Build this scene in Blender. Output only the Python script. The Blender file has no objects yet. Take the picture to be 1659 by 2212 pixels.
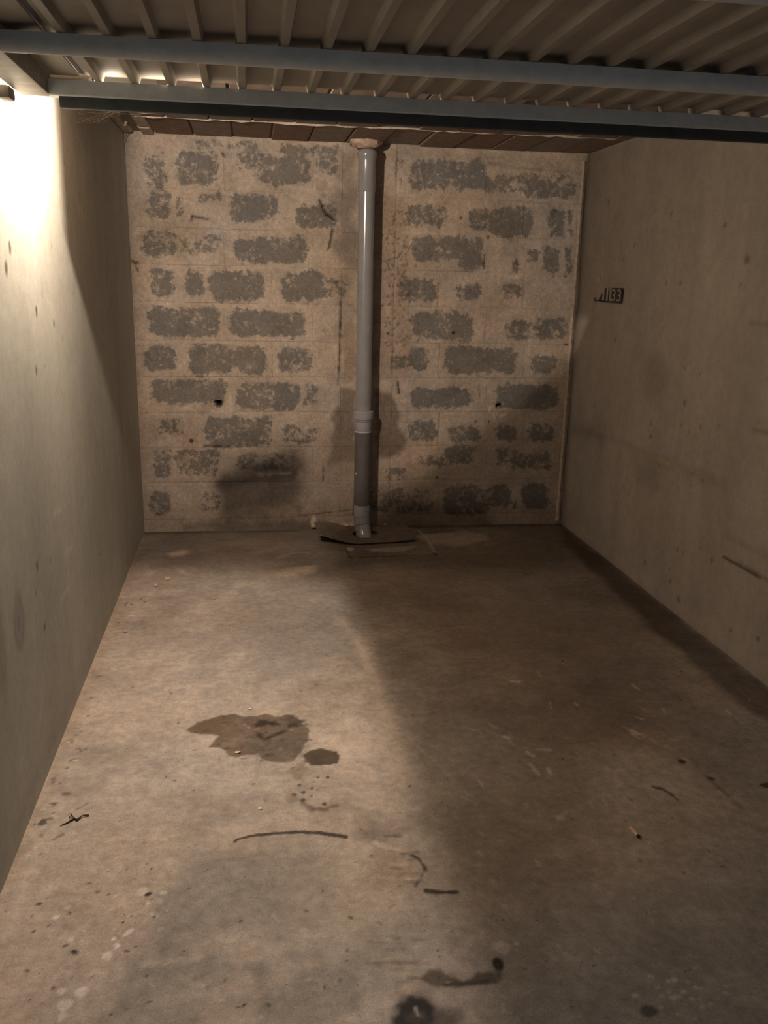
import bpy, bmesh, math, random
import numpy as np
from mathutils import Matrix, Vector

# ------------------------------------------------------------------ camera
W, D, H = 2.45, 4.8838, 2.0954          # room width, back wall distance, ceiling height
FPX = 1886.23
YAW, PITCH, ROLL = 0.157, 0.2606, 0.0222
CAM = np.array([0.5917, 0.0, 1.4109])
LAMP = np.array([0.18, 2.65, 1.96])     # bulb hung from the ceiling just behind the open door
LAMP_POWER = 108.0
AMBIENT = 0.22

def cam_axes():
    f = np.array([math.sin(YAW) * math.cos(PITCH), math.cos(YAW) * math.cos(PITCH), -math.sin(PITCH)])
    r = np.array([math.cos(YAW), -math.sin(YAW), 0.0])
    u = np.cross(r, f)
    c, s = math.cos(ROLL), math.sin(ROLL)
    return f, c * r + s * u, c * u - s * r
F_, R_, U_ = cam_axes()

scene = bpy.context.scene
col = scene.collection
cd = bpy.data.cameras.new('camera')
cam = bpy.data.objects.new('camera', cd); col.objects.link(cam)
M = Matrix.Identity(4)
for i in range(3):
    M[i][0] = R_[i]; M[i][1] = U_[i]; M[i][2] = -F_[i]; M[i][3] = CAM[i]
cam.matrix_world = M
cd.sensor_fit = 'VERTICAL'; cd.sensor_height = 36.0; cd.lens = FPX / 2212.0 * 36.0
cd.clip_start = 0.02
scene.camera = cam

# ------------------------------------------------------------------ world (dim cool light of the garage aisle outside) and exposure
world = bpy.data.worlds.new('aisle_light'); scene.world = world
world.use_nodes = True
bg = world.node_tree.nodes['Background']
bg.inputs[0].default_value = (0.64, 0.80, 1.0, 1); bg.inputs[1].default_value = AMBIENT
vs = scene.view_settings
vs.view_transform = 'Standard'; vs.look = 'None'; vs.gamma = 1.0; vs.use_curve_mapping = False
vs.exposure = 0.0

# the bulb's light (its fitting is built below)
ld = bpy.data.lights.new('bulb_light', 'POINT')
ld.energy = LAMP_POWER; ld.color = (1.0, 0.805, 0.645); ld.shadow_soft_size = 0.003
lo = bpy.data.objects.new('bulb_light', ld); col.objects.link(lo); lo.location = LAMP

rng = np.random.default_rng(7)
random.seed(7)

# ------------------------------------------------------------------ helpers: pixels -> points on the room's planes
def ray(px, py):
    return F_ + R_ * (px - 829.5) / FPX - U_ * (py - 1106) / FPX
def on(px, py, ax, val):
    d = ray(px, py); t = (val - CAM[ax]) / d[ax]
    return CAM + t * d
def fl(px, py):  p = on(px, py, 2, 0.0); return (p[0], p[1])
def bk(px, py):  p = on(px, py, 1, D);   return (p[0], p[2])
def lf(px, py):  p = on(px, py, 0, 0.0); return (p[1], p[2])
def rt(px, py):  p = on(px, py, 0, W);   return (p[1], p[2])
def crop(ox, oy, s): return lambda pts: [(ox + x * s, oy + y * s) for x, y in pts]

# ------------------------------------------------------------------ helpers: 2-D noise
_lat = rng.random((8, 256, 256))
def vnoise(u, v, seed=0):
    L = _lat[seed % 8]
    u = u + seed * 17.31; v = v + seed * 9.77
    iu = np.floor(u).astype(int); iv = np.floor(v).astype(int)
    fu = u - iu; fv = v - iv
    fu = fu * fu * (3 - 2 * fu); fv = fv * fv * (3 - 2 * fv)
    a = L[iu % 256, iv % 256]; b = L[(iu + 1) % 256, iv % 256]
    c = L[iu % 256, (iv + 1) % 256]; d = L[(iu + 1) % 256, (iv + 1) % 256]
    return (a * (1 - fu) + b * fu) * (1 - fv) + (c * (1 - fu) + d * fu) * fv
def fbm(u, v, scale, octv=4, seed=0, gain=0.5):
    s = 0; amp = 1; tot = 0
    for o in range(octv):
        s = s + amp * vnoise(u * scale * 2 ** o, v * scale * 2 ** o, seed + o * 3)
        tot += amp; amp *= gain
    return s / tot * 2 - 1
def sstep(a, b, x):
    t = np.clip((x - a) / (b - a + 1e-12), 0, 1); return t * t * (3 - 2 * t)

class Field:
    """colour, roughness and relief of a surface, worked out at its points (u, v in metres)"""
    def __init__(s, U, V, base, rough=0.85):
        s.U = np.asarray(U, float).ravel(); s.V = np.asarray(V, float).ravel()
        n = len(s.U)
        s.c = np.tile(np.array(base, float), (n, 1)); s.r = np.full(n, rough); s.h = np.zeros(n); s.b = np.full(n, -1.5)
    def sel(s, pts, pad):
        p = np.array(pts); a = p.min(0) - pad; b = p.max(0) + pad
        return np.nonzero((s.U > a[0]) & (s.U < b[0]) & (s.V > a[1]) & (s.V < b[1]))[0]
    def put(s, idx, m, colr=None, k=1.0, mul=None, rough=None, h=None):
        m = np.clip(m * k, 0, 1)
        if colr is not None:
            s.c[idx] = s.c[idx] * (1 - m[:, None]) + np.array(colr)[None] * m[:, None]
        if mul is not None:
            s.c[idx] *= 1 + (np.array(mul)[None] * np.ones(3)[None] - 1) * m[:, None]
        if rough is not None: s.r[idx] = s.r[idx] * (1 - m) + rough * m
        if h is not None: s.h[idx] += h * m
    def poly(s, pts, soft=0.01, jit=0.0, js=20, seed=1, **kw):
        pts = np.array(pts, float)
        idx = s.sel(pts, soft * 2 + abs(jit) * 2)
        if not len(idx): return
        u, v = s.U[idx], s.V[idx]
        d = np.full(len(idx), 1e9); ins = np.zeros(len(idx), bool)
        n = len(pts)
        for i in range(n):
            a, b = pts[i], pts[(i + 1) % n]
            e = b - a; L = e @ e + 1e-12
            t = np.clip(((u - a[0]) * e[0] + (v - a[1]) * e[1]) / L, 0, 1)
            d = np.minimum(d, np.hypot(u - a[0] - t * e[0], v - a[1] - t * e[1]))
            c = ((a[1] > v) != (b[1] > v)) & (u < (b[0] - a[0]) * (v - a[1]) / (b[1] - a[1] + 1e-12) + a[0])
            ins ^= c
        sd = np.where(ins, d, -d)
        if jit: sd = sd + jit * fbm(u, v, js, 4, seed, 0.6)
        if 'bare' in kw: s.b[idx] = np.maximum(s.b[idx], np.clip(sd / .038, -1.5, .46) - (1 - kw['bare']) * .75); return
        s.put(idx, sstep(-soft, soft, sd), **kw)
    def line(s, pts, w=0.005, w2=None, soft=0.004, jit=0.0, js=60, seed=2, brk=0.0, **kw):
        pts = np.array(pts, float); w2 = w if w2 is None else w2
        idx = s.sel(pts, max(w, w2) + soft * 2 + jit * 2)
        if not len(idx): return
        u, v = s.U[idx], s.V[idx]
        best = np.full(len(idx), 1e9); n = len(pts) - 1
        for i in range(n):
            a, b = pts[i], pts[i + 1]; e = b - a; L = e @ e + 1e-12
            t = np.clip(((u - a[0]) * e[0] + (v - a[1]) * e[1]) / L, 0, 1)
            ww = w + (w2 - w) * (i + t) / n
            best = np.minimum(best, np.hypot(u - a[0] - t * e[0], v - a[1] - t * e[1]) - ww / 2)
        if jit: best = best + jit * fbm(u, v, js, 3, seed)
        m = sstep(soft, -soft, best)
        if brk: m = m * sstep(brk - .25, brk + .25, fbm(u, v, js, 2, seed + 5) * .5 + .5)
        s.put(idx, m, **kw)
    def ell(s, c, rx, ry, soft=0.3, ang=0.0, jit=0.15, js=20, seed=3, **kw):
        R = max(rx, ry) * 1.7
        idx = s.sel([(c[0] - R, c[1] - R), (c[0] + R, c[1] + R)], 0)
        if not len(idx): return
        du, dv = s.U[idx] - c[0], s.V[idx] - c[1]
        ca, sa = math.cos(ang), math.sin(ang)
        q = np.hypot((du * ca + dv * sa) / rx, (-du * sa + dv * ca) / ry)
        if jit: q = q + jit * fbm(s.U[idx], s.V[idx], js, 4, seed, .6)
        s.put(idx, sstep(1 + soft, 1 - soft, q), **kw)
    def all(s): return np.arange(len(s.U))

# ------------------------------------------------------------------ helpers: objects
def tag(o, label=None, cat=None, group=None, kind=None):
    if label: o['label'] = label
    if cat: o['category'] = cat
    if group: o['group'] = group
    if kind: o['kind'] = kind
    return o
def link(name, me, mat=None, parent=None):
    o = bpy.data.objects.new(name, me); col.objects.link(o)
    if mat is not None: me.materials.append(mat)
    if parent is not None: o.parent = parent
    return o
def empty(name, loc=(0, 0, 0)):
    o = bpy.data.objects.new(name, None); col.objects.link(o); o.location = loc
    o.empty_display_size = 0.05
    return o
def from_bm(name, bm, mat, parent=None, smooth=False, offset=None):
    me = bpy.data.meshes.new(name)
    if offset is not None: bmesh.ops.translate(bm, verts=bm.verts, vec=-Vector(offset))
    bmesh.ops.recalc_face_normals(bm, faces=bm.faces)
    bm.to_mesh(me); bm.free()
    if smooth:
        me.shade_smooth()
        try: me.set_sharp_from_angle(angle=math.radians(35))
        except Exception: pass
    return link(name, me, mat, parent)
def bm_box(bm, x0, x1, y0, y1, z0, z1, bevel=0.0, seg=1):
    r = bmesh.ops.create_cube(bm, size=1.0)
    vs_ = r['verts']
    for v in vs_:
        v.co = Vector(((x0 + x1) / 2 + v.co.x * (x1 - x0), (y0 + y1) / 2 + v.co.y * (y1 - y0), (z0 + z1) / 2 + v.co.z * (z1 - z0)))
    if bevel:
        es = list({e for v in vs_ for e in v.link_edges})
        bmesh.ops.bevel(bm, geom=es, offset=bevel, segments=seg, affect='EDGES', profile=0.6)
    return bm
def box(name, x0, x1, y0, y1, z0, z1, mat, parent=None, bevel=0.0, seg=1, offset=None):
    return from_bm(name, bm_box(bmesh.new(), x0, x1, y0, y1, z0, z1, bevel, seg), mat, parent, smooth=seg > 1, offset=offset)
def extrude_profile(prof, axis_pts, closed=True):
    """prof: list of (a, b); axis_pts: function (a, b, t) -> xyz for t in 0,1"""
    bm = bmesh.new()
    A = [bm.verts.new(axis_pts(a, b, 0)) for a, b in prof]
    B = [bm.verts.new(axis_pts(a, b, 1)) for a, b in prof]
    n = len(prof)
    for i in range(n if closed else n - 1):
        j = (i + 1) % n
        bm.faces.new((A[i], A[j], B[j], B[i]))
    if closed:
        bm.faces.new(A[::-1]); bm.faces.new(B)
    return bm
def lathe(path, mat, name, parent=None, seg=40, caps=(True, True)):
    """path: list of (centre xyz, direction xyz, radius)"""
    bm = bmesh.new(); rings = []
    for c, d, r in path:
        c = Vector(c); d = Vector(d).normalized()
        a = Vector((1, 0, 0)); b = d.cross(a).normalized(); a = b.cross(d).normalized()
        rings.append([bm.verts.new(c + (a * math.cos(2 * math.pi * k / seg) + b * math.sin(2 * math.pi * k / seg)) * r) for k in range(seg)])
    for p, q in zip(rings, rings[1:]):
        for k in range(seg):
            bm.faces.new((p[k], p[(k + 1) % seg], q[(k + 1) % seg], q[k]))
    if caps[0]: bm.faces.new(rings[0][::-1])
    if caps[1]: bm.faces.new(rings[-1])
    return from_bm(name, bm, mat, parent, smooth=True)
def tube(name, pts, radii, mat, parent=None, seg=6, bm=None):
    own = bm is None
    if own: bm = bmesh.new()
    pts = [Vector(p) for p in pts]; rings = []
    for i, p in enumerate(pts):
        d = (pts[min(i + 1, len(pts) - 1)] - pts[max(i - 1, 0)]).normalized()
        a = d.orthogonal().normalized(); b = d.cross(a)
        r = radii[i] if hasattr(radii, '__len__') else radii
        rings.append([bm.verts.new(p + (a * math.cos(2 * math.pi * k / seg) + b * math.sin(2 * math.pi * k / seg)) * r) for k in range(seg)])
    for p, q in zip(rings, rings[1:]):
        for k in range(seg): bm.faces.new((p[k], p[(k + 1) % seg], q[(k + 1) % seg], q[k]))
    bm.faces.new(rings[0][::-1]); bm.faces.new(rings[-1])
    if own: return from_bm(name, bm, mat, parent, smooth=True)
def grid_mesh(name, us, vs_, pos, field, flip=False, skirt=None, bare=False):
    """dense grid; pos(u, v, h) -> arrays x, y, z. skirt: function giving the back rim of a block"""
    nu, nv = len(us), len(vs_)
    x, y, z = pos(field.U, field.V, field.h)
    co = np.stack([x, y, z], 1)
    i = np.arange(nu * nv).reshape(nu, nv)
    q = np.stack([i[:-1, :-1], i[1:, :-1], i[1:, 1:], i[:-1, 1:]], -1).reshape(-1, 4)
    if flip: q = q[:, ::-1]
    colr, ro, ba = field.c, field.r, field.b
    if skirt is not None:
        rim = np.concatenate([i[:, 0], i[-1, 1:], i[-2::-1, -1], i[0, -2:0:-1]])
        bc = skirt(co[rim]); n0 = len(co)
        co = np.concatenate([co, bc]); colr = np.concatenate([colr, colr[rim]]); ro = np.concatenate([ro, ro[rim]]); ba = np.concatenate([ba, ba[rim]])
        k = np.arange(len(rim)); k2 = (k + 1) % len(rim)
        sq = np.stack([rim[k2], rim[k], n0 + k, n0 + k2], 1)
        if flip: sq = sq[:, ::-1]
        q = np.concatenate([q, sq])
    me = bpy.data.meshes.new(name)
    me.vertices.add(len(co)); me.vertices.foreach_set('co', co.astype(np.float32).ravel())
    me.loops.add(q.size); me.loops.foreach_set('vertex_index', q.astype(np.int32).ravel())
    me.polygons.add(len(q)); me.polygons.foreach_set('loop_start', np.arange(0, q.size, 4, dtype=np.int32))
    me.update(calc_edges=True)
    me.shade_smooth()
    if skirt is not None: me.set_sharp_from_angle(angle=math.radians(60))
    at = me.attributes.new('paint', 'FLOAT_COLOR', 'POINT')
    rgba = np.concatenate([np.clip(colr, 0.004, 1), np.clip(ro, 0.05, 1)[:, None]], 1)
    at.data.foreach_set('color', rgba.astype(np.float32).ravel())
    if bare:
        at = me.attributes.new('bare', 'FLOAT', 'POINT'); at.data.foreach_set('value', ba.astype(np.float32))
    return me

# ------------------------------------------------------------------ helpers: materials
def new_mat(name):
    m = bpy.data.materials.new(name); m.use_nodes = True
    nt = m.node_tree
    return m, nt, nt.nodes['Principled BSDF']
def nd(nt, t, **kw):
    n = nt.nodes.new(t)
    for k, v in kw.items():
        if k.startswith('i_'):
            key = k[2:]; key = int(key) if key.isdigit() else key
            n.inputs[key].default_value = v
        else: setattr(n, k, v)
    return n
def noise_node(nt, scale, detail=4, rough=.6, vec=None, stretch=None):
    n = nd(nt, 'ShaderNodeTexNoise'); n.inputs['Scale'].default_value = scale
    n.inputs['Detail'].default_value = detail; n.inputs['Roughness'].default_value = rough
    g = nd(nt, 'ShaderNodeNewGeometry')
    if stretch:
        mp = nd(nt, 'ShaderNodeMapping'); mp.inputs['Scale'].default_value = stretch
        nt.links.new(g.outputs['Position'], mp.inputs['Vector']); nt.links.new(mp.outputs[0], n.inputs['Vector'])
    else: nt.links.new(g.outputs['Position'], n.inputs['Vector'])
    return n
def remap(nt, src, a, b, c, d):
    n = nd(nt, 'ShaderNodeMapRange'); n.inputs[1].default_value = a; n.inputs[2].default_value = b
    n.inputs[3].default_value = c; n.inputs[4].default_value = d
    nt.links.new(src, n.inputs[0]); return n.outputs[0]
def math_n(nt, op, a, b):
    n = nd(nt, 'ShaderNodeMath', operation=op)
    for k, x in enumerate((a, b)):
        if isinstance(x, (int, float)): n.inputs[k].default_value = x
        else: nt.links.new(x, n.inputs[k])
    return n.outputs[0]
def scale_col(nt, c, f):
    n = nd(nt, 'ShaderNodeVectorMath', operation='SCALE')
    if isinstance(c, tuple): n.inputs[0].default_value = c[:3]
    else: nt.links.new(c, n.inputs[0])
    nt.links.new(f, n.inputs['Scale']); return n.outputs[0]
def painted_mat(name, grain=60, grain_amt=.35, fine=260, fine_amt=.25, bump=.25, bump_scale=90, bump_dist=.004, broad=.1, speck=.0, bare=None):
    m, nt, b = new_mat(name)
    at = nd(nt, 'ShaderNodeAttribute', attribute_name='paint')
    n0 = noise_node(nt, 9, 6, .65); n1 = noise_node(nt, grain, 6, .68); n2 = noise_node(nt, fine, 3, .6)
    f = math_n(nt, 'MULTIPLY', remap(nt, n1.outputs['Fac'], .3, .7, 1 - grain_amt, 1 + grain_amt), remap(nt, n2.outputs['Fac'], .3, .7, 1 - fine_amt, 1 + fine_amt))
    f = math_n(nt, 'MULTIPLY', f, remap(nt, n0.outputs['Fac'], .3, .7, 1 - broad, 1 + broad))
    if speck:
        n4 = noise_node(nt, 95, 3, .7)
        f = math_n(nt, 'MULTIPLY', f, remap(nt, n4.outputs['Fac'], .64, .72, 1, 1 - speck))
        n5 = noise_node(nt, 120, 2, .6, stretch=(1, 1.3, .8))
        f = math_n(nt, 'MULTIPLY', f, remap(nt, n5.outputs['Fac'], .66, .74, 1, 1 + speck * .7))
    c = scale_col(nt, at.outputs['Color'], f)
    if bare is not None:
        ab = nd(nt, 'ShaderNodeAttribute', attribute_name='bare')
        e1 = noise_node(nt, 34, 7, .72); e2 = noise_node(nt, 11, 3, .6)
        d = math_n(nt, 'ADD', ab.outputs['Fac'], math_n(nt, 'ADD', remap(nt, e1.outputs['Fac'], .25, .75, -.80, .80), remap(nt, e2.outputs['Fac'], .3, .7, -.34, .34)))
        k = remap(nt, d, -.16, .26, 0, 1)
        tint = nd(nt, 'ShaderNodeMix', data_type='RGBA'); tint.inputs[6].default_value = (1, 1, 1, 1); tint.inputs[7].default_value = (*bare, 1)
        nt.links.new(k, tint.inputs[0])
        mu = nd(nt, 'ShaderNodeVectorMath', operation='MULTIPLY'); nt.links.new(c, mu.inputs[0]); nt.links.new(tint.outputs[2], mu.inputs[1]); c = mu.outputs[0]
    nt.links.new(c, b.inputs['Base Color'])
    nt.links.new(at.outputs['Alpha'], b.inputs['Roughness'])
    b.inputs['Specular IOR Level'].default_value = .3
    n3 = noise_node(nt, bump_scale, 6, .7)
    h = n3.outputs['Fac']
    if bare is not None: h = math_n(nt, 'SUBTRACT', h, math_n(nt, 'MULTIPLY', k, .5))
    bp = nd(nt, 'ShaderNodeBump'); bp.inputs['Strength'].default_value = bump; bp.inputs['Distance'].default_value = bump_dist
    nt.links.new(h, bp.inputs['Height']); nt.links.new(bp.outputs[0], b.inputs['Normal'])
    return m
def plain_mat(name, colr, rough=.6, metal=0.0, var=.15, scale=25, bump=0.0, bscale=120, spec=.5, stretch=None, coat=0.0):
    m, nt, b = new_mat(name)
    n1 = noise_node(nt, scale, 5, .6, stretch=stretch)
    nt.links.new(scale_col(nt, colr, remap(nt, n1.outputs['Fac'], .3, .7, 1 - var, 1 + var)), b.inputs['Base Color'])
    b.inputs['Roughness'].default_value = rough; b.inputs['Metallic'].default_value = metal
    b.inputs['Specular IOR Level'].default_value = spec; b.inputs['Coat Weight'].default_value = coat
    if bump:
        n3 = noise_node(nt, bscale, 5, .65)
        bp = nd(nt, 'ShaderNodeBump'); bp.inputs['Strength'].default_value = bump; bp.inputs['Distance'].default_value = .003
        nt.links.new(n3.outputs['Fac'], bp.inputs['Height']); nt.links.new(bp.outputs[0], b.inputs['Normal'])
    return m

MAT_FLOOR = painted_mat('concrete_floor', grain=34, grain_amt=.22, fine=230, fine_amt=.16, bump=.3, bump_scale=110, bump_dist=.002, broad=.17, speck=.5)
MAT_WALL = painted_mat('cast_concrete_wall', grain=30, grain_amt=.09, fine=240, fine_amt=.08, bump=.15, bump_scale=80, bump_dist=.002, broad=.07, speck=.12)
MAT_BACK = painted_mat('block_wall', grain=42, grain_amt=.20, fine=190, fine_amt=.22, bump=.6, bump_scale=110, bump_dist=.004, broad=.14, speck=.4, bare=(.43, .475, .52))

# ================================================================== floor
def axis(parts):
    out = []
    for a, b, st in parts: out += list(np.arange(a, b - 1e-6, st))
    out.append(parts[-1][1]); return np.array(out)
us = np.linspace(-.02, W + .02, 590)
vs_ = axis([(-0.3, 1.25, .05), (1.25, 2.4, .0045), (2.4, 3.6, .0062), (3.6, D + .02, .009)])
UU, VV = np.meshgrid(us, vs_, indexing='ij')
FB = np.array((.345, .306, .268))
f = Field(UU, VV, FB, .8)
u, v = f.U, f.V
f.c *= (1 + .20 * fbm(u, v, 1.6, 5, 1) + .13 * fbm(u, v, 6, 4, 4))[:, None]
t = fbm(u, v, 2.3, 4, 6)[:, None]
f.c *= 1 + t * np.array((.07, .0, -.08))[None]
cl = sstep(.05, .4, fbm(u, v, 3.1, 5, 11)); f.c *= (1 - .16 * cl)[:, None]
cl = sstep(.15, .45, fbm(u, v, 4.3, 5, 21)); f.c *= (1 + .16 * cl)[:, None]
f.h += .0018 * fbm(u, v, 1.3, 3, 2)
BR = (.085, .062, .042); PALE = (.50, .44, .37); GREY = (.20, .185, .165); BLK = (.022, .018, .014); WHT = (.62, .58, .53)
def F(pts): return [fl(*p) for p in pts]
# darker band at the back, stained strip along the right wall
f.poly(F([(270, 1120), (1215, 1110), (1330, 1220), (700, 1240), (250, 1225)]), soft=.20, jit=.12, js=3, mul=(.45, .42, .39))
f.poly(F([(660, 1230), (1330, 1190), (1480, 1330), (1440, 1560), (1200, 1700), (960, 1560), (880, 1420)]), soft=.3, jit=.2, js=3, mul=(.62, .58, .54))  # shade on the right side of the floor deepened in the colour
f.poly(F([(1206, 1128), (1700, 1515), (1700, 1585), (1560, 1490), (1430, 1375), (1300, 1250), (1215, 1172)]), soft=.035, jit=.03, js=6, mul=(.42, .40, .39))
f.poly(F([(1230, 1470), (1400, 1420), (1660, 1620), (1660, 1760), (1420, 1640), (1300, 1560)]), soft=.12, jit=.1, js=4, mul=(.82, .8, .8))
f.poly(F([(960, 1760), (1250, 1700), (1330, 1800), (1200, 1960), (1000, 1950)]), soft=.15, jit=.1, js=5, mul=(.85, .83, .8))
# worn pale streaks
f.line(F([(735, 1335), (775, 1385), (805, 1450), (835, 1540), (850, 1620), (868, 1700)]), w=.03, w2=.05, soft=.035, jit=.03, js=9, colr=PALE, k=.55)
f.line(F([(770, 1385), (790, 1420), (805, 1450)]), w=.035, soft=.02, jit=.02, js=14, colr=PALE, k=.5)
f.line(F([(480, 1300), (500, 1275), (525, 1262), (555, 1255)]), w=.05, w2=.02, soft=.03, jit=.02, js=14, colr=PALE, k=.6)
f.poly(F([(595, 1240), (640, 1228), (680, 1222), (665, 1240), (620, 1256)]), soft=.04, jit=.05, js=12, colr=(.44, .36, .28), k=.6)
f.poly(F([(366, 1196), (395, 1188), (410, 1190), (392, 1200), (372, 1202)]), soft=.03, jit=.02, js=14, colr=(.46, .36, .27), k=.6)
f.poly(F([(384, 1230), (394, 1232), (418, 1242), (400, 1243)]), soft=.015, jit=.02, js=20, colr=PALE, k=.7)
f.ell(fl(375, 1278), .05, .05, soft=.5, colr=PALE, k=.4)
f.ell(fl(322, 1237), .03, .04, soft=.5, colr=PALE, k=.3)
f.poly(F([(480, 1420), (530, 1395), (545, 1420), (540, 1445), (500, 1460), (460, 1440)]), soft=.08, jit=.06, js=7, colr=PALE, k=.38)
f.poly(F([(270, 1440), (330, 1390), (420, 1400), (410, 1440), (330, 1460)]), soft=.1, jit=.08, js=7, colr=PALE, k=.28)
f.poly(F([(170, 1560), (420, 1480), (700, 1490), (820, 1560), (860, 1720), (700, 1780), (300, 1800), (130, 1760)]), soft=.2, jit=.15, js=4, mul=(1.10, 1.09, 1.07))
f.line(F([(600, 1205), (640, 1193), (665, 1195)]), w=.02, soft=.02, colr=PALE, k=.2)
f.ell(fl(285, 1352), .06, .05, soft=.4, colr=GREY, k=.45)
f.poly(F([(500, 1300), (640, 1290), (740, 1340), (700, 1420), (540, 1400), (500, 1360)]), soft=.12, jit=.1, js=6, mul=(.86, .85, .84))
f.poly(F([(300, 1290), (420, 1330), (380, 1380), (280, 1350)]), soft=.1, jit=.08, js=6, mul=(.85, .85, .85))
# mortar spill right of the drain cover, joint and cracks of the patched slab
f.poly(F([(905, 1158), (950, 1150), (1050, 1150), (1060, 1170), (980, 1180), (930, 1176)]), soft=.03, jit=.05, js=12, colr=(.36, .30, .235), k=.75, h=.006)
f.line(F([(755, 1204), (800, 1204), (850, 1201), (905, 1199)]), w=.012, soft=.006, jit=.01, js=40, colr=BLK, k=.85, h=-.004)
f.line(F([(747, 1183), (752, 1195), (757, 1204)]), w=.01, soft=.006, jit=.008, colr=BLK, k=.7)
f.line(F([(905, 1146), (925, 1168), (941, 1196)]), w=.014, soft=.01, jit=.006, colr=PALE, k=.5)
f.line(F([(908, 1200), (945, 1198)]), w=.008, soft=.006, colr=BLK, k=.4)
f.ell(fl(940, 1197), .014, .03, colr=BLK, k=.8)
f.poly(F([(790, 1186), (900, 1180), (870, 1192), (800, 1192)]), soft=.02, jit=.02, js=20, colr=PALE, k=.4)
f.ell(fl(756, 1186), .02, .03, colr=PALE, k=.7)
f.ell(fl(770, 1160), .075, .11, soft=.25, colr=BLK, k=.95, h=-.02)
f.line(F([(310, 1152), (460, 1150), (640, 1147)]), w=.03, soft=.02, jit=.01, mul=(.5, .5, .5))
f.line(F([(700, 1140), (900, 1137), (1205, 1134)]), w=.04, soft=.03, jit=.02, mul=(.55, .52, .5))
# grey worn zones in front
f.poly(F([(420, 1840), (700, 1830), (760, 1900), (640, 2000), (420, 2030), (350, 2060), (370, 1920)]), soft=.06, jit=.08, js=7, colr=GREY, k=.62)
f.poly(F([(300, 2090), (350, 2050), (480, 2080), (520, 2120), (420, 2150), (340, 2180), (265, 2160)]), soft=.02, jit=.05, js=9, colr=GREY, k=.6)
f.poly(F([(530, 2090), (570, 2070), (590, 2100), (560, 2120)]), soft=.015, jit=.02, js=15, colr=GREY, k=.7)
f.poly(F([(560, 2150), (640, 2090), (760, 2080), (790, 2150), (740, 2212), (620, 2212), (540, 2195)]), soft=.02, jit=.06, js=9, colr=GREY, k=.55)
f.poly(F([(255, 2170), (420, 2180), (380, 2240), (250, 2240)]), soft=.02, jit=.05, js=10, colr=GREY, k=.5)
f.poly(F([(780, 2020), (880, 1960), (900, 2060), (860, 2140), (760, 2120)]), soft=.04, jit=.05, js=9, colr=GREY, k=.45)
f.line(F([(310, 2085), (350, 2078), (420, 2068)]), w=.02, soft=.012, jit=.01, colr=PALE, k=.45)
f.line(F([(360, 2160), (440, 2135), (530, 2120)]), w=.05, soft=.02, jit=.02, colr=PALE, k=.3)
f.poly(F([(470, 2028), (510, 2020), (530, 2035), (480, 2045)]), soft=.02, jit=.03, js=15, colr=PALE, k=.5)
f.poly(F([(620, 1880), (760, 1840), (880, 1860), (900, 1960), (800, 2010), (640, 1980)]), soft=.1, jit=.08, js=7, colr=(.38, .325, .26), k=.4)
# oil stain in the lit part
cr = crop(380, 1510, 400 / 1659)
f.poly(F(cr([(100, 265), (180, 215), (290, 180), (400, 150), (520, 135), (600, 160), (700, 150), (790, 130), (900, 155), (1010, 140), (1090, 160), (1140, 215), (1190, 260), (1190, 330), (1150, 400), (1130, 470), (1050, 560), (900, 570), (800, 550), (720, 490), (640, 500), (560, 520), (480, 500), (420, 450), (300, 430), (350, 370), (380, 330), (340, 312), (230, 310), (130, 300)])),
       soft=.004, jit=.012, js=28, colr=(.100, .072, .048), k=.86, rough=.6)
f.poly(F(cr([(690, 340), (800, 380), (1100, 300), (1180, 400), (1150, 480), (1000, 540), (780, 540), (690, 470)])), soft=.025, jit=.03, js=25, colr=(.125, .108, .088), k=.7)
f.poly(F(cr([(1130, 500), (1190, 460), (1300, 440), (1400, 450), (1490, 505), (1440, 575), (1300, 595), (1200, 590)])), soft=.004, jit=.010, js=35, colr=(.060, .045, .028), k=.92, rough=.5)
f.poly(F(cr([(700, 225), (760, 190), (900, 195), (940, 230), (840, 240), (720, 245)])), soft=.008, jit=.012, js=35, colr=(.035, .026, .017), k=.92)
f.poly(F(cr([(710, 290), (780, 300), (790, 345), (1000, 260), (1010, 285), (900, 330), (790, 375), (720, 335)])), soft=.008, jit=.012, js=35, colr=(.035, .026, .017), k=.92)
f.ell(fl(*cr([(1050, 240)])[0]), .016, .02, colr=BLK, k=.8)
for k in range(90):
    p = cr([(rng.uniform(320, 1180), rng.uniform(160, 560))])[0]
    if p[1] < 1545 or p[0] > 470: f.ell(fl(*p), rng.uniform(.004, .014), rng.uniform(.004, .012), soft=.5, jit=.5, js=50, seed=k % 8, colr=((.05, .037, .025), (.22, .175, .13))[k % 2], k=rng.uniform(.25, .6))
f.poly(F(cr([(960, 150), (1050, 140), (1110, 180), (1120, 240), (1000, 220)])), soft=.01, jit=.012, js=30, colr=(.08, .06, .045), k=.6)
f.poly(F(cr([(120, 265), (200, 215), (420, 155), (480, 190), (380, 290), (240, 305)])), soft=.012, jit=.012, js=30, colr=(.12, .085, .055), k=.45)
f.poly(F(cr([(1000, 640), (1150, 560), (1180, 620), (1130, 720), (1080, 740)])), soft=.01, jit=.03, js=30, colr=(.20, .155, .11), k=.55)
f.poly(F(cr([(420, 400), (600, 330), (650, 380), (560, 470)])), soft=.02, jit=.02, js=35, colr=(.30, .24, .19), k=.35)
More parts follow.
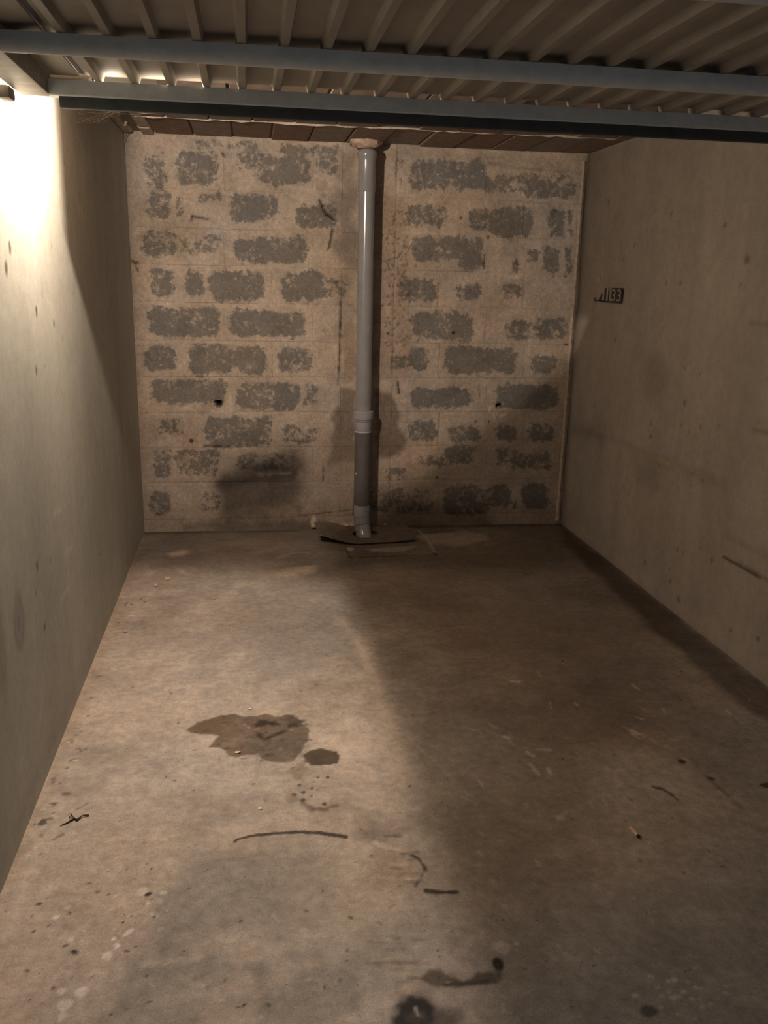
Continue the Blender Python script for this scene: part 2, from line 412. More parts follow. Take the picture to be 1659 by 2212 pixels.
for x, y, r in ((1060, 855, 26), (1145, 835, 22), (1215, 865, 14), (1140, 900, 24), (1220, 795, 14), (1270, 810, 13), (1330, 938, 22), (1270, 700, 13), (1230, 740, 10), (1360, 700, 16), (1105, 770, 16), (1495, 130, 10), (1625, 565, 9), (165, 455, 12), (160, 815, 10)):
    p = cr([(x, y)])[0]; q = fl(*p); e = fl(p[0] + r * .241, p[1]); f.ell(q, abs(e[0] - q[0]), abs(e[0] - q[0]) * 1.2, soft=.35, jit=.3, js=60, colr=BLK, k=.8, h=-.002)
f.line(F(cr([(1130, 900), (1160, 945), (1230, 985), (1330, 985), (1430, 950)])), w=.016, soft=.01, jit=.012, js=40, colr=(.09, .07, .05), k=.8)
f.ell(fl(*cr([(1040, 890)])[0]), .018, .022, colr=(.26, .21, .17), k=.6)
f.ell(fl(*cr([(1300, 860)])[0]), .03, .03, colr=PALE, k=.4)
# rubber streaks
f.line(F([(507, 1818), (512, 1813), (545, 1805), (590, 1800), (640, 1797), (690, 1799), (745, 1807)]), w=.008, w2=.0165, soft=.0022, jit=.002, js=90, colr=(.035, .028, .020), k=.93)
f.line(F([(770, 1803), (800, 1805)]), w=.03, soft=.02, jit=.02, js=25, colr=(.13, .105, .08), k=.5)
f.line(F([(835, 1805), (865, 1806)]), w=.012, soft=.006, jit=.006, colr=(.07, .055, .035), k=.7)
f.line(F([(922, 1924), (950, 1927), (985, 1927)]), w=.014, soft=.004, jit=.005, js=60, colr=(.022, .02, .014), k=.92)
f.poly(F([(780, 1760), (840, 1770), (860, 1800), (820, 1820), (770, 1790)]), soft=.03, jit=.03, js=15, colr=(.15, .125, .10), k=.5)
# spalled edge
f.poly(F([(812, 1822), (880, 1842), (905, 1853), (917, 1872), (910, 1896), (897, 1916), (850, 1930), (800, 1920), (790, 1870)]), soft=.03, jit=.04, js=30, mul=(.90, .87, .83), h=-.002)
f.line(F([(880, 1842), (905, 1853), (916, 1870), (922, 1882)]), w=.009, soft=.004, jit=.005, js=50, colr=BLK, k=.9)
f.line(F([(916, 1876), (910, 1896), (897, 1914)]), w=.006, soft=.004, jit=.005, js=50, colr=(.08, .06, .045), k=.8)
f.line(F([(810, 1820), (850, 1833), (885, 1842)]), w=.010, soft=.006, jit=.006, js=40, colr=PALE, k=.7)
f.line(F([(868, 1842), (900, 1840)]), w=.010, soft=.006, jit=.006, js=40, colr=(.05, .04, .03), k=.6)
for k in range(26):
    x, y = rng.uniform(790, 905), rng.uniform(1850, 2130)
    L = rng.uniform(8, 45)
    f.line(F([(x, y), (x + L, y + rng.uniform(-4, 4))]), w=.006, soft=.006, jit=.006, js=40, colr=(BR, PALE)[k % 3 == 0], k=rng.uniform(.3, .6))
for y in (2072, 2085, 2101):
    f.line(F([(835, y), (892, y + 3)]), w=.010, soft=.006, jit=.006, js=40, colr=(.42, .36, .27), k=.65)
f.line(F([(800, 2080), (895, 2079)]), w=.012, soft=.008, jit=.008, js=40, colr=(.09, .075, .05), k=.6)
# oil patches at the front
f.poly(F([(905, 2112), (950, 2092), (975, 2105), (1000, 2115), (1060, 2098), (1072, 2100), (1075, 2122), (1010, 2128), (960, 2130), (915, 2122)]), soft=.008, jit=.014, js=30, colr=(.075, .060, .042), k=.85, rough=.7)
f.line(F([(960, 2127), (1010, 2126), (1060, 2122)]), w=.006, soft=.005, jit=.006, js=40, colr=(.035, .026, .018), k=.7)
f.ell(fl(1076, 2082), .012, .018, soft=.25, colr=BLK, k=.95)
f.line(F([(1076, 2082), (1078, 2112)]), w=.014, soft=.007, colr=(.06, .05, .035), k=.75)
f.poly(F([(838, 2212), (850, 2180), (868, 2155), (900, 2145), (935, 2148), (952, 2170), (985, 2190), (985, 2250), (830, 2250)]), soft=.022, jit=.02, js=22, colr=(.060, .053, .048), k=.85, rough=.5)
f.poly(F([(850, 2212), (858, 2170), (885, 2152), (915, 2155), (935, 2178), (930, 2200), (905, 2183), (880, 2190), (870, 2225)]), soft=.010, jit=.016, js=30, colr=(.012, .011, .011), k=.97, rough=.45)
f.poly(F([(838, 2245), (850, 2200), (930, 2200), (940, 2245)]), soft=.02, jit=.02, js=30, colr=(.016, .015, .015), k=.92, rough=.45)
f.line(F([(850, 2150), (880, 2135), (905, 2130)]), w=.016, soft=.008, jit=.008, js=40, colr=(.42, .33, .26), k=.6)
# paint drops
cs = crop(60, 1870, 340 / 1659)
for x, y, rx, ry, a, k in ((295, 545, 38, 22, .4, .9), (420, 445, 38, 16, .5, .5), (458, 780, 28, 24, 0, .95), (345, 760, 26, 22, 0, .45), (905, 775, 19, 16, 0, .95), (936, 846, 34, 23, .2, .95), (835, 955, 50, 46, 0, .85), (1060, 705, 66, 20, .85, .9), (1095, 535, 36, 24, 0, .55), (360, 1320, 48, 30, 0, .6), (570, 1330, 75, 42, .4, .7), (390, 1465, 78, 52, 0, .6), (355, 1580, 32, 70, 0, .45), (1210, 270, 62, 40, .3, .5), (1310, 510, 26, 20, 0, .45), (1365, 535, 22, 16, 0, .4), (1425, 290, 46, 22, .5, .5), (1390, 375, 40, 32, .5, .35), (1470, 475, 14, 10, 0, .4), (925, 325, 20, 16, 0, .35), (575, 790, 18, 9, 0, .45), (910, 675, 20, 12, 0, .4), (965, 710, 16, 12, 0, .4), (775, 1375, 18, 10, 0, .45), (1265, 400, 20, 16, 0, .6), (745, 685, 12, 8, 0, .3), (430, 1130, 40, 22, .4, .25), (345, 1110, 36, 20, .4, .3)):
    p = cs([(x, y)])[0]; q = fl(*p); e = fl(p[0] + rx * .205, p[1]); s_ = abs(e[0] - q[0]) / rx
    f.ell(q, rx * s_, ry * s_ * 1.55, soft=.22, ang=a, jit=.22, js=50, seed=x % 7, colr=WHT, k=k * .95)
q = fl(*cs([(1095, 538)])[0]); f.ell(q, .006, .005, colr=BR, k=.7)
for x, y, k in ((118, 405, .8), (485, 908, .95), (510, 925, .6), (1262, 308, .95), (1275, 300, .8), (735, 278, .6), (640, 190, .5)):
    f.ell(fl(*cs([(x, y)])[0]), .007, .006, jit=.4, js=90, colr=BLK, k=k)
# dark specks, pits and short scratches
for k in range(150):
    x, y = rng.uniform(30, 900), rng.uniform(1220, 2200)
    q = fl(x, y); r = rng.uniform(.0014, .0036)
    f.ell(q, r * rng.uniform(1, 2.4), r, soft=.4, ang=rng.uniform(0, 3), jit=.4, js=90, colr=BLK, k=rng.uniform(.35, .85))
for k in range(70):
    x, y = rng.uniform(900, 1640), rng.uniform(1300, 2200)
    q = fl(x, y); r = rng.uniform(.0014, .0036)
    f.ell(q, r * rng.uniform(1, 2.4), r, soft=.4, ang=rng.uniform(0, 3), jit=.4, js=90, colr=BLK, k=rng.uniform(.3, .8))
for k in range(110):
    x, y = rng.uniform(880, 1650), rng.uniform(1440, 2200)
    L = rng.uniform(4, 22); a = rng.normal(.75, .4)
    f.line(F([(x, y), (x + L * math.cos(a), y + L * math.sin(a))]), w=rng.uniform(.003, .008), soft=.004, jit=.004, js=70, colr=PALE, k=rng.uniform(.25, .75))
for k in range(60):
    x, y = rng.uniform(100, 880), rng.uniform(1230, 2200)
    L = rng.uniform(3, 14); a = rng.normal(.1, .5)
    f.line(F([(x, y), (x + L * math.cos(a), y + L * math.sin(a))]), w=rng.uniform(.003, .006), soft=.004, jit=.004, js=70, colr=PALE, k=rng.uniform(.3, .7))
f.line(F([(880, 1592), (910, 1620), (960, 1665), (1000, 1703), (1040, 1760)]), w=.016, w2=.01, soft=.008, jit=.012, js=45, brk=.45, colr=PALE, k=.7)
f.line(F([(1335, 1565), (1390, 1590), (1450, 1620), (1500, 1650)]), w=.014, soft=.008, jit=.012, js=45, brk=.45, colr=PALE, k=.7)
f.line(F([(1310, 1660), (1400, 1760)]), w=.01, soft=.008, jit=.01, js=45, brk=.5, colr=PALE, k=.5)
f.line(F([(1490, 1640), (1540, 1690), (1600, 1745)]), w=.012, soft=.008, jit=.01, js=45, brk=.4, colr=BR, k=.5)
f.poly(F([(1195, 1765), (1225, 1750), (1225, 1765), (1205, 1775)]), soft=.008, jit=.012, js=50, colr=PALE, k=.65)
for x, y, L, a, k in ((1160, 1620, 26, 0, .5), (1145, 1650, 30, .9, .8), (1185, 1660, 14, 1.2, .8), (1105, 1472, 14, .1, .9), (1140, 1625, 14, .6, .8), (1090, 1592, 10, .3, .8)):
    f.line(F([(x, y), (x + L * math.cos(a), y + L * math.sin(a))]), w=.014, soft=.006, jit=.006, js=60, colr=PALE, k=k)
f.line(F([(1412, 1700), (1435, 1707), (1462, 1727)]), w=.011, soft=.005, jit=.005, js=60, colr=(.06, .048, .035), k=.85)
f.ell(fl(1472, 1645), .012, .014, jit=.4, js=60, colr=BLK, k=.9); f.ell(fl(1535, 1682), .012, .012, jit=.4, js=60, colr=BLK, k=.75)
f.ell(fl(1655, 1697), .02, .014, jit=.4, js=60, colr=BLK, k=.85)
f.ell(fl(1082, 2047), .018, .018, jit=.5, js=60, colr=WHT, k=.6); f.ell(fl(1116, 2038), .006, .006, colr=WHT, k=.8)
for k in range(26):
    x, y = rng.normal(1470, 40), rng.normal(2150, 30)
    f.ell(fl(x, y), .006, .005, jit=.5, js=80, colr=WHT, k=rng.uniform(.3, .75))
f.ell(fl(1400, 2185), .02, .014, jit=.4, js=50, colr=BLK, k=.7)
f.ell(fl(1500, 1830), .05, .06, soft=.6, colr=PALE, k=.2); f.ell(fl(1380, 1840), .03, .04, soft=.6, colr=PALE, k=.3)
# dirt line and grit along the left wall
f.line(F([(10, 1900), (60, 1790), (130, 1630), (210, 1430), (300, 1190)]), w=.05, soft=.03, jit=.03, js=14, mul=(.9, .86, .8))
for k in range(45):
    t_ = rng.random(); x = 40 + 230 * t_ + rng.uniform(5, 50); y = 1850 - 560 * t_
    f.ell(fl(x, y), rng.uniform(.004, .012), rng.uniform(.004, .01), jit=.5, js=60, colr=(BR, BLK, PALE)[k % 3], k=rng.uniform(.3, .8))
f.line(F([(148, 1760), (190, 1735)]), w=.006, soft=.004, jit=.004, colr=BR, k=.5)
f.line(F([(115, 1814), (135, 1803)]), w=.007, soft=.005, jit=.005, colr=BR, k=.6)
f.ell(fl(92, 1777), .010, .016, jit=.4, js=60, colr=BLK, k=.8)
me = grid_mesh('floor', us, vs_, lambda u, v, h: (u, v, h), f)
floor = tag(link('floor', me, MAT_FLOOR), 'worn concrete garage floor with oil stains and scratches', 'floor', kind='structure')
MAT_AISLE = plain_mat('aisle_concrete', (.3, .28, .25), .85, var=.2, scale=4, bump=.2)
tag(box('floor', -3.0, 5.5, -3.5, -0.3, -.06, 0.0, MAT_AISLE), 'plain concrete aisle floor outside the garage opening', 'floor', kind='structure')

# ================================================================== left and right walls (cast concrete)
def streaks(f, seed, amt):
    f.c *= (1 + amt * fbm(f.U * 1.0, f.V * .10, 9, 4, seed) + amt * .7 * fbm(f.U, f.V * .25, 3, 4, seed + 9))[:, None]
us = axis([(0.3, 1.8, .03), (1.8, D + .02, .009)]); vs_ = axis([(-.02, H + .03, .010)])
UU, VV = np.meshgrid(us, vs_, indexing='ij')
f = Field(UU, VV, (.385, .388, .338), .62); u, v = f.U, f.V
streaks(f, 3, .12)
f.c *= (1 + .10 * fbm(u, v, 2.2, 4, 5))[:, None]
f.h += .003 * fbm(u, v * .6, 1.1, 3, 4)
def Lw(pts): return [lf(*p) for p in pts]
f.line(Lw([(64, 380), (66, 400), (68, 418)]), w=.012, w2=.005, soft=.005, colr=(.05, .03, .02), k=.95)
for x, y, r in ((18, 580, .014), (82, 672, .012), (26, 536, .012), (82, 800, .010), (120, 700, .008), (84, 1222, .010), (100, 1355, .008)):
    f.ell(lf(x, y), r, r * 1.3, colr=(.06, .045, .03), k=.85)
f.ell(lf(45, 1345), .055, .075, soft=.3, jit=.25, colr=(.19, .185, .18), k=.55)
f.ell(lf(45, 1348), .028, .040, soft=.3, jit=.25, colr=(.33, .325, .31), k=.7)
f.ell(lf(44, 1345), .014, .022, soft=.5, jit=.25, colr=(.15, .14, .14), k=.4)
f.ell(lf(4, 1410), .05, .13, soft=.3, jit=.2, colr=(.22, .235, .18), k=.5)
for pts in ([(86, 1210), (88, 1260)], [(240, 640), (247, 700)], [(225, 480), (232, 540), (234, 620)], [(170, 230), (176, 330)], [(190, 300), (196, 420)]):
    f.line(Lw(pts), w=.012, soft=.012, jit=.006, colr=(.2, .18, .16), k=.45)
for pts in ([(172, 285), (174, 300)], [(155, 315), (156, 325)], [(172, 435), (174, 460)], [(178, 450), (182, 470)], [(145, 1190), (160, 1180)], [(135, 1300), (150, 1270)], [(120, 1110), (135, 1100)], [(225, 490), (226, 500)]):
    f.line(Lw(pts), w=.016, soft=.010, jit=.006, colr=(.62, .57, .5), k=.6)
# whitish lime foot of the wall
f.line([(1.3, .012), (2.4, .016), (3.2, .012)], w=.035, soft=.02, jit=.03, js=12, colr=(.45, .43, .38), k=.45)
f.line([(1.3, .07), (2.6, .06), (3.2, .05)], w=.05, soft=.05, jit=.05, js=5, colr=(.25, .245, .23), k=.35)
for k in range(60):
    f.ell((rng.uniform(1.8, 4.6), rng.uniform(.1, 1.9)), rng.uniform(.003, .008), rng.uniform(.004, .012), jit=.4, js=60, colr=(.09, .08, .06), k=rng.uniform(.25, .7))
me = grid_mesh('wall_left', us, vs_, lambda u, v, h: (-.004 + h, u, v), f)
tag(link('wall_left', me, MAT_WALL), 'grey cast concrete wall lit white by the bulb', 'wall', kind='structure')

f = Field(UU, VV, (.365, .330, .295), .72); u, v = f.U, f.V
streaks(f, 6, .11)
f.c *= (1 + .10 * fbm(u, v, 1.8, 4, 2) + .07 * fbm(u, v, 7, 4, 3))[:, None]
f.h += .003 * fbm(u, v * .6, 1.1, 3, 1)
def Rw(pts): return [rt(*p) for p in pts]
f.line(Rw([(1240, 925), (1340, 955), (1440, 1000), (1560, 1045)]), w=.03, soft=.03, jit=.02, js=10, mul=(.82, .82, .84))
f.line(Rw([(1420, 992), (1445, 1003)]), w=.016, soft=.008, jit=.008, colr=(.50, .42, .22), k=.6)
f.line(Rw([(1445, 1000), (1468, 1018)]), w=.02, soft=.012, jit=.012, colr=(.42, .36, .27), k=.4)
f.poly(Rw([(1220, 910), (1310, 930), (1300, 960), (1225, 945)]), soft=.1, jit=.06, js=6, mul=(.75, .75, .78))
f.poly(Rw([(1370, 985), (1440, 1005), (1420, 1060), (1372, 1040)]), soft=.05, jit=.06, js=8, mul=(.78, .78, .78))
f.line(Rw([(1560, 1203), (1600, 1225), (1640, 1248)]), w=.012, soft=.005, jit=.004, js=50, colr=(.035, .03, .03), k=.85)
f.line(Rw([(1590, 1215), (1659, 1255)]), w=.012, soft=.010, jit=.006, js=50, colr=(.10, .09, .09), k=.5)
f.line(Rw([(1570, 1160), (1659, 1205)]), w=.02, soft=.02, jit=.01, js=20, colr=(.16, .15, .14), k=.35)
f.line(Rw([(1625, 928), (1659, 936)]), w=.012, soft=.01, colr=(.12, .11, .10), k=.5)
f.line(Rw([(1618, 697), (1659, 700)]), w=.012, soft=.01, colr=(.12, .11, .10), k=.5)
for x, y, r in ((1438, 611, .010), (1468, 612, .010), (1598, 615, .009), (1612, 560, .018), (1314, 437, .013), (1448, 462, .010), (1369, 530, .009), (1565, 487, .011), (1328, 733, .010), (1477, 870, .014), (1296, 602, .009), (1404, 943, .012), (1378, 1035, .008), (1392, 1215, .014), (1446, 1255, .010), (1405, 915, .008), (1470, 918, .008), (1512, 922, .01), (1516, 1038, .01), (1462, 1186, .01), (1536, 1210, .012), (1577, 1362, .010), (1635, 1380, .010), (1464, 1295, .016)):
    f.ell(rt(x, y), r * .95, r * .95, soft=.4, jit=.45, js=60, colr=(.07, .055, .04), k=.55)
f.line(Rw([(1318, 480), (1340, 460)]), w=.01, soft=.01, colr=(.2, .17, .14), k=.3)
f.ell(rt(1457, 405), .09, .06, soft=.4, colr=(.40, .36, .31), k=.5); f.ell(rt(1490, 412), .08, .05, soft=.4, colr=(.39, .35, .30), k=.4)
f.line(Rw([(1290, 603), (1293, 606)]), w=.014, soft=.008, colr=WHT, k=.5)
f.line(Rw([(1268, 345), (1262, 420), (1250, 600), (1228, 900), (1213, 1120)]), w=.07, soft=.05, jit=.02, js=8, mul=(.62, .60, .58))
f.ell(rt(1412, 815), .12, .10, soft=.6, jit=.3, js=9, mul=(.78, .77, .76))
for pts in ([(1390, 520), (1400, 760)], [(1340, 330), (1325, 560)], [(1520, 330), (1535, 600)], [(1395, 310), (1385, 420)]):
    f.line(Rw(pts), w=.05, soft=.06, jit=.02, js=6, mul=(1.10, 1.09, 1.08))
f.line([(2.2, .05), (3.4, .05), (4.7, .04)], w=.06, soft=.04, jit=.06, js=8, mul=(1.10, 1.09, 1.08))
for k in range(90):
    f.ell((rng.uniform(2.4, 4.8), rng.uniform(.1, 1.9)), rng.uniform(.003, .007), rng.uniform(.004, .009), jit=.4, js=60, colr=(.09, .07, .05), k=rng.uniform(.25, .65))
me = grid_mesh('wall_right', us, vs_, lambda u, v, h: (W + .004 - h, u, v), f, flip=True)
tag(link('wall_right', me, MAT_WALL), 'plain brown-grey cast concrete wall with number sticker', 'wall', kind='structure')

# ================================================================== back wall: concrete blocks under smeared mortar
MORT = (.43, .365, .30); BLOCK = (.150, .142, .126)
# bare patches: x0, x1, y0, y1 (pixels of the photograph), strength
PATCH = [
 (310,365,330,408,.55),(375,475,325,405,.62),(505,590,322,372,.6),(560,672,335,402,.85),(600,735,310,338,.6),(420,560,300,325,.35),(685,730,330,380,.45),
 (312,372,410,470,.6),(425,480,412,435,.6),(375,400,420,470,.4),(495,602,420,478,.85),(640,725,440,490,.8),
 (305,385,495,555,.65),(385,480,505,550,.5),(505,665,512,570,.92),
 (322,372,578,645,.85),(400,442,577,640,.75),(450,572,586,648,.95),(606,700,586,652,.9),(690,752,598,648,.55),
 (318,475,662,728,.85),(492,662,672,728,.9),
 (312,382,745,805,.75),(408,505,745,810,.9),(500,575,745,810,.88),(600,680,750,805,.7),
 (328,490,818,872,.9),(508,650,826,886,.8),(650,690,830,880,.5),
 (440,592,900,968,.75),(608,690,915,960,.45),(335,400,900,950,.25),
 (328,372,965,1035,.65),(375,480,968,1030,.55),(510,640,975,1020,.4),
 (320,370,1060,1115,.5),(430,480,1060,1110,.4),
 (880,1050,345,410,.8),(1040,1240,375,420,.55),(850,875,340,400,.3),(1130,1245,385,430,.55),
 (878,970,440,490,.75),(1012,1060,450,500,.8),(1055,1152,445,512,.92),(1185,1222,452,515,.85),(1225,1240,455,515,.7),
 (888,1045,512,562,.9),(990,1045,540,585,.85),(1140,1168,540,570,.75),(1172,1212,532,592,.95),(1220,1236,535,592,.8),(1100,1128,560,595,.55),
 (858,945,605,655,.8),(985,1042,612,650,.75),(1080,1130,610,650,.5),(1085,1125,610,640,.4),
 (888,1022,675,735,.88),(1085,1150,690,735,.7),(1150,1228,685,735,.75),
 (838,880,765,800,.55),(880,928,752,802,.8),(958,1115,752,806,.95),(1145,1205,765,808,.8),
 (890,1018,838,880,.95),(1068,1205,832,885,.88),(1105,1150,840,880,.8),
 (880,946,905,955,.8),(970,1040,920,955,.8),(1068,1115,918,952,.92),(1140,1198,910,955,.75),
 (900,965,985,1010,.65),(960,1028,960,1005,.75),(1075,1120,965,1008,.8),(1115,1195,975,1015,.6),
 (955,1060,1048,1115,.75),(1050,1105,1045,1100,.7),(1125,1185,1045,1098,.85),(790,940,1050,1110,.45),(830,880,1005,1040,.4),
]
def paint_back(f):
    u, v = f.U, f.V
    f.c *= (1 + .16 * fbm(u, v, 3, 5, 1) + .17 * fbm(u, v, 12, 5, 6))[:, None]
    t = fbm(u, v, 5, 4, 9)[:, None]; f.c *= 1 + t * np.array((.06, .0, -.09))[None]
    f.h += .0018 * fbm(u, v, 7, 4, 3) + .0012 * fbm(u, v, 40, 2, 3)
    for i, (x0, x1, y0, y1, k) in enumerate(PATCH):
        r = min(x1 - x0, y1 - y0) * .22
        pts = [bk(x0 + r, y0), bk(x1 - r, y0), bk(x1, y0 + r), bk(x1, y1 - r), bk(x1 - r, y1), bk(x0 + r, y1), bk(x0, y1 - r), bk(x0, y0 + r)]
        f.poly(pts, soft=.025, jit=.012, js=14, seed=i % 8, bare=k)
    B = lambda pts: [bk(*p) for p in pts]
    # brown blotches between the patches, mouldy specks right of the pipe
    f.poly(B([(735, 330), (770, 330), (770, 830), (735, 830)]), soft=.04, jit=.07, js=9, colr=(.25, .195, .145), k=.62)
    f.poly(B([(812, 420), (880, 430), (880, 830), (812, 830)]), soft=.03, jit=.06, js=12, colr=(.29, .22, .16), k=.45)
    f.poly(B([(700, 420), (770, 400), (770, 560), (735, 560)]), soft=.04, jit=.08, js=9, colr=(.19, .16, .135), k=.7)
    f.poly(B([(300, 440), (400, 450), (400, 560), (310, 560)]), soft=.05, jit=.07, js=10, colr=(.27, .225, .165), k=.5)
    f.poly(B([(310, 900), (440, 900), (440, 965), (310, 965)]), soft=.04, jit=.06, js=10, colr=(.34, .28, .22), k=.5)
    for k in range(150):
        x = random.Random(k).gauss(862, 18); y = random.Random(k + 999).uniform(450, 760)
        f.ell(bk(x, y), .006, .007, jit=.5, js=60, seed=k % 8, colr=(.10, .065, .04), k=.6)
    for x, y, r in ((1195, 597, .007), (1222, 597, .007), (996, 470, .007), (876, 462, .006), (1055, 512, .009), (838, 720, .008), (980, 718, .009), (1201, 455, .005), (1231, 458, .005), (945, 1032, .009), (1056, 911, .006), (1028, 910, .007), (413, 953, .012), (584, 423, .005)):
        f.ell(bk(x, y), r, r, soft=.3, jit=.3, js=60, colr=(.02, .015, .012), k=.9, h=-.004)
    # damp arch behind the lower coupling
    f.poly(B([(722, 905), (728, 870), (742, 842), (770, 838), (770, 1000), (712, 1000), (716, 950)]), soft=.018, jit=.03, js=14, colr=(.135, .105, .078), k=.72)
    f.poly(B([(812, 842), (840, 850), (858, 880), (862, 920), (884, 950), (880, 975), (812, 990)]), soft=.018, jit=.03, js=14, colr=(.135, .105, .078), k=.75)
    f.poly(B([(705, 960), (770, 950), (770, 1110), (700, 1110)]), soft=.06, jit=.06, js=9, colr=(.26, .20, .145), k=.5)
    # soot, then broad darker bands over the wall foot
    f.poly(B([(505, 1000), (560, 985), (640, 975), (660, 1000), (650, 1100), (480, 1112), (465, 1050)]), soft=.08, jit=.07, js=8, colr=(.085, .074, .064), k=.88)
    f.line(B([(475, 1046), (520, 1042), (570, 1032), (630, 1022)]), w=.05, soft=.035, jit=.03, js=14, colr=(.045, .04, .036), k=.8)
    f.poly(B([(540, 1010), (600, 1000), (620, 1012), (560, 1024)]), soft=.03, jit=.03, js=14, colr=(.05, .045, .04), k=.75)
    f.line(B([(500, 1030), (560, 1026), (640, 1022)]), w=.012, soft=.010, jit=.012, js=22, brk=.5, colr=(.30, .25, .19), k=.45, h=.002)
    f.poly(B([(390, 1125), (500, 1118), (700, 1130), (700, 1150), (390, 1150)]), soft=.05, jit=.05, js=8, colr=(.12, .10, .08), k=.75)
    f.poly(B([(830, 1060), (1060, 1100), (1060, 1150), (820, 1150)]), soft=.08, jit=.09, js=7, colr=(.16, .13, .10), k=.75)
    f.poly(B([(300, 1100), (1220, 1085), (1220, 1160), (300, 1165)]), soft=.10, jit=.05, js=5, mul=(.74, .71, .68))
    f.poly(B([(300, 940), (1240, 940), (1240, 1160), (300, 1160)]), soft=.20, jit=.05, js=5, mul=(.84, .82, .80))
    # smooth mortar band at the top right, pale mortar ridges
    f.poly(B([(840, 320), (1270, 345), (1262, 372), (1040, 350), (840, 338)]), soft=.02, jit=.02, js=10, colr=(.33, .27, .21), k=.6)
    f.line(B([(1050, 352), (1150, 366), (1250, 375)]), w=.012, soft=.012, jit=.02, js=18, colr=(.15, .115, .085), k=.6)
    for pts, k in (([(490, 585), (600, 575), (660, 580)], .5), ([(480, 655), (600, 655), (672, 660), (676, 720)], .6), ([(330, 655), (480, 652)], .4), ([(600, 735), (500, 740), (560, 742)], .5), ([(590, 760), (595, 810)], .5), ([(486, 820), (490, 880)], .6), ([(640, 500), (560, 500)], .5), ([(650, 430), (640, 480)], .5), ([(880, 655), (960, 662)], .45), ([(870, 500), (960, 510)], .45), ([(940, 760), (945, 800)], .4), ([(580, 590), (592, 650)], .45), ([(470, 330), (478, 390)], .5), ([(372, 330), (375, 420)], .4), ([(560, 800), (660, 820)], .4)):
        f.line(B(pts), w=.035, soft=.025, jit=.03, js=15, colr=(.50, .42, .335), k=k)
    # cracks and knife marks
    for pts, w in (([(736, 648), (735, 690), (734, 740), (732, 800), (730, 832)], .009), ([(718, 497), (714, 520), (709, 540)], .012), ([(690, 432), (703, 462), (722, 475)], .014), ([(415, 467), (432, 470), (449, 473)], .010), ([(415, 465), (413, 478)], .008), ([(440, 963), (480, 965), (520, 965)], .009), ([(285, 563), (298, 568)], .010), ([(292, 570), (298, 585)], .008), ([(1114, 1085), (1111, 1098)], .012), ([(1222, 745), (1240, 744)], .012), ([(1034, 830), (1037, 860)], .007), ([(1046, 550), (1045, 580)], .010), ([(1116, 560), (1117, 590)], .007), ([(700, 990), (698, 1040)], .005), ([(770, 1050), (763, 1110)], .014), ([(480, 332), (484, 338)], .014), ([(860, 825), (862, 850)], .010), ([(640, 1115), (770, 1100)], .006)):
        f.line(B(pts), w=w, soft=.004, jit=.005, js=50, colr=(.03, .022, .016), k=.85, h=-.003)
    # drilled holes with chipped plaster
    for (x, y), r in (((472, 872), .022), ((1078, 877), .017)):
        f.ell(bk(x, y), r, r * .85, soft=.2, jit=.35, js=35, colr=(.006, .005, .004), k=1, h=-.035)
    for pts, w in (([(458, 889), (490, 890)], .012), ([(497, 850), (498, 890)], .012), ([(1081, 899), (1092, 894)], .020), ([(1056, 888), (1059, 880)], .014), ([(1066, 895), (1069, 905)], .010), ([(1084, 868), (1090, 882)], .006)):
        f.line(B(pts), w=w, soft=.004, jit=.004, js=60, colr=(.60, .53, .43), k=.85)
    for pts in ([(1077, 575), (1079, 598)], [(1078, 510), (1079, 535)], [(1090, 597), (1120, 600)], [(948, 695), (950, 705)], [(1250, 590), (1252, 600)], [(945, 1028), (960, 1030)]):
        f.line(B(pts), w=.009, soft=.005, jit=.005, js=60, colr=(.58, .50, .40), k=.65)
    f.line(B([(1150, 597), (1240, 600)]), w=.012, soft=.01, jit=.01, js=30, colr=(.48, .40, .31), k=.4)
    # mortar crumbs at the foot of the pipe
    f.poly(B([(715, 1135), (760, 1128), (765, 1142), (720, 1146)]), soft=.01, jit=.02, js=30, colr=(.52, .42, .30), k=.6)
    f.poly(B([(815, 1130), (850, 1134), (850, 1140), (815, 1138)]), soft=.01, jit=.02, js=30, colr=(.45, .36, .26), k=.5)
    f.ell(bk(677, 1125), .016, .03, jit=.4, js=40, colr=(.58, .50, .40), k=.7)
    f.ell(bk(340, 300), .12, .05, soft=.4, jit=.4, js=12, colr=(.46, .35, .28), k=.5)
    f.ell(bk(660, 330), .05, .03, soft=.4, jit=.4, js=12, colr=(.46, .38, .30), k=.4)

us = axis([(-.02, W + .02, .02)]); vs_ = axis([(-.02, H + .03, .02)])
UU, VV = np.meshgrid(us, vs_, indexing='ij')
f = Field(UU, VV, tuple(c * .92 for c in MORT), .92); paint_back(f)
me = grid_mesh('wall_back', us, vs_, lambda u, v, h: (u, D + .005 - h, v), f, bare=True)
wall_back = tag(link('wall_back', me, MAT_BACK), 'concrete block wall smeared with mortar behind the drain pipe', 'wall', kind='structure')
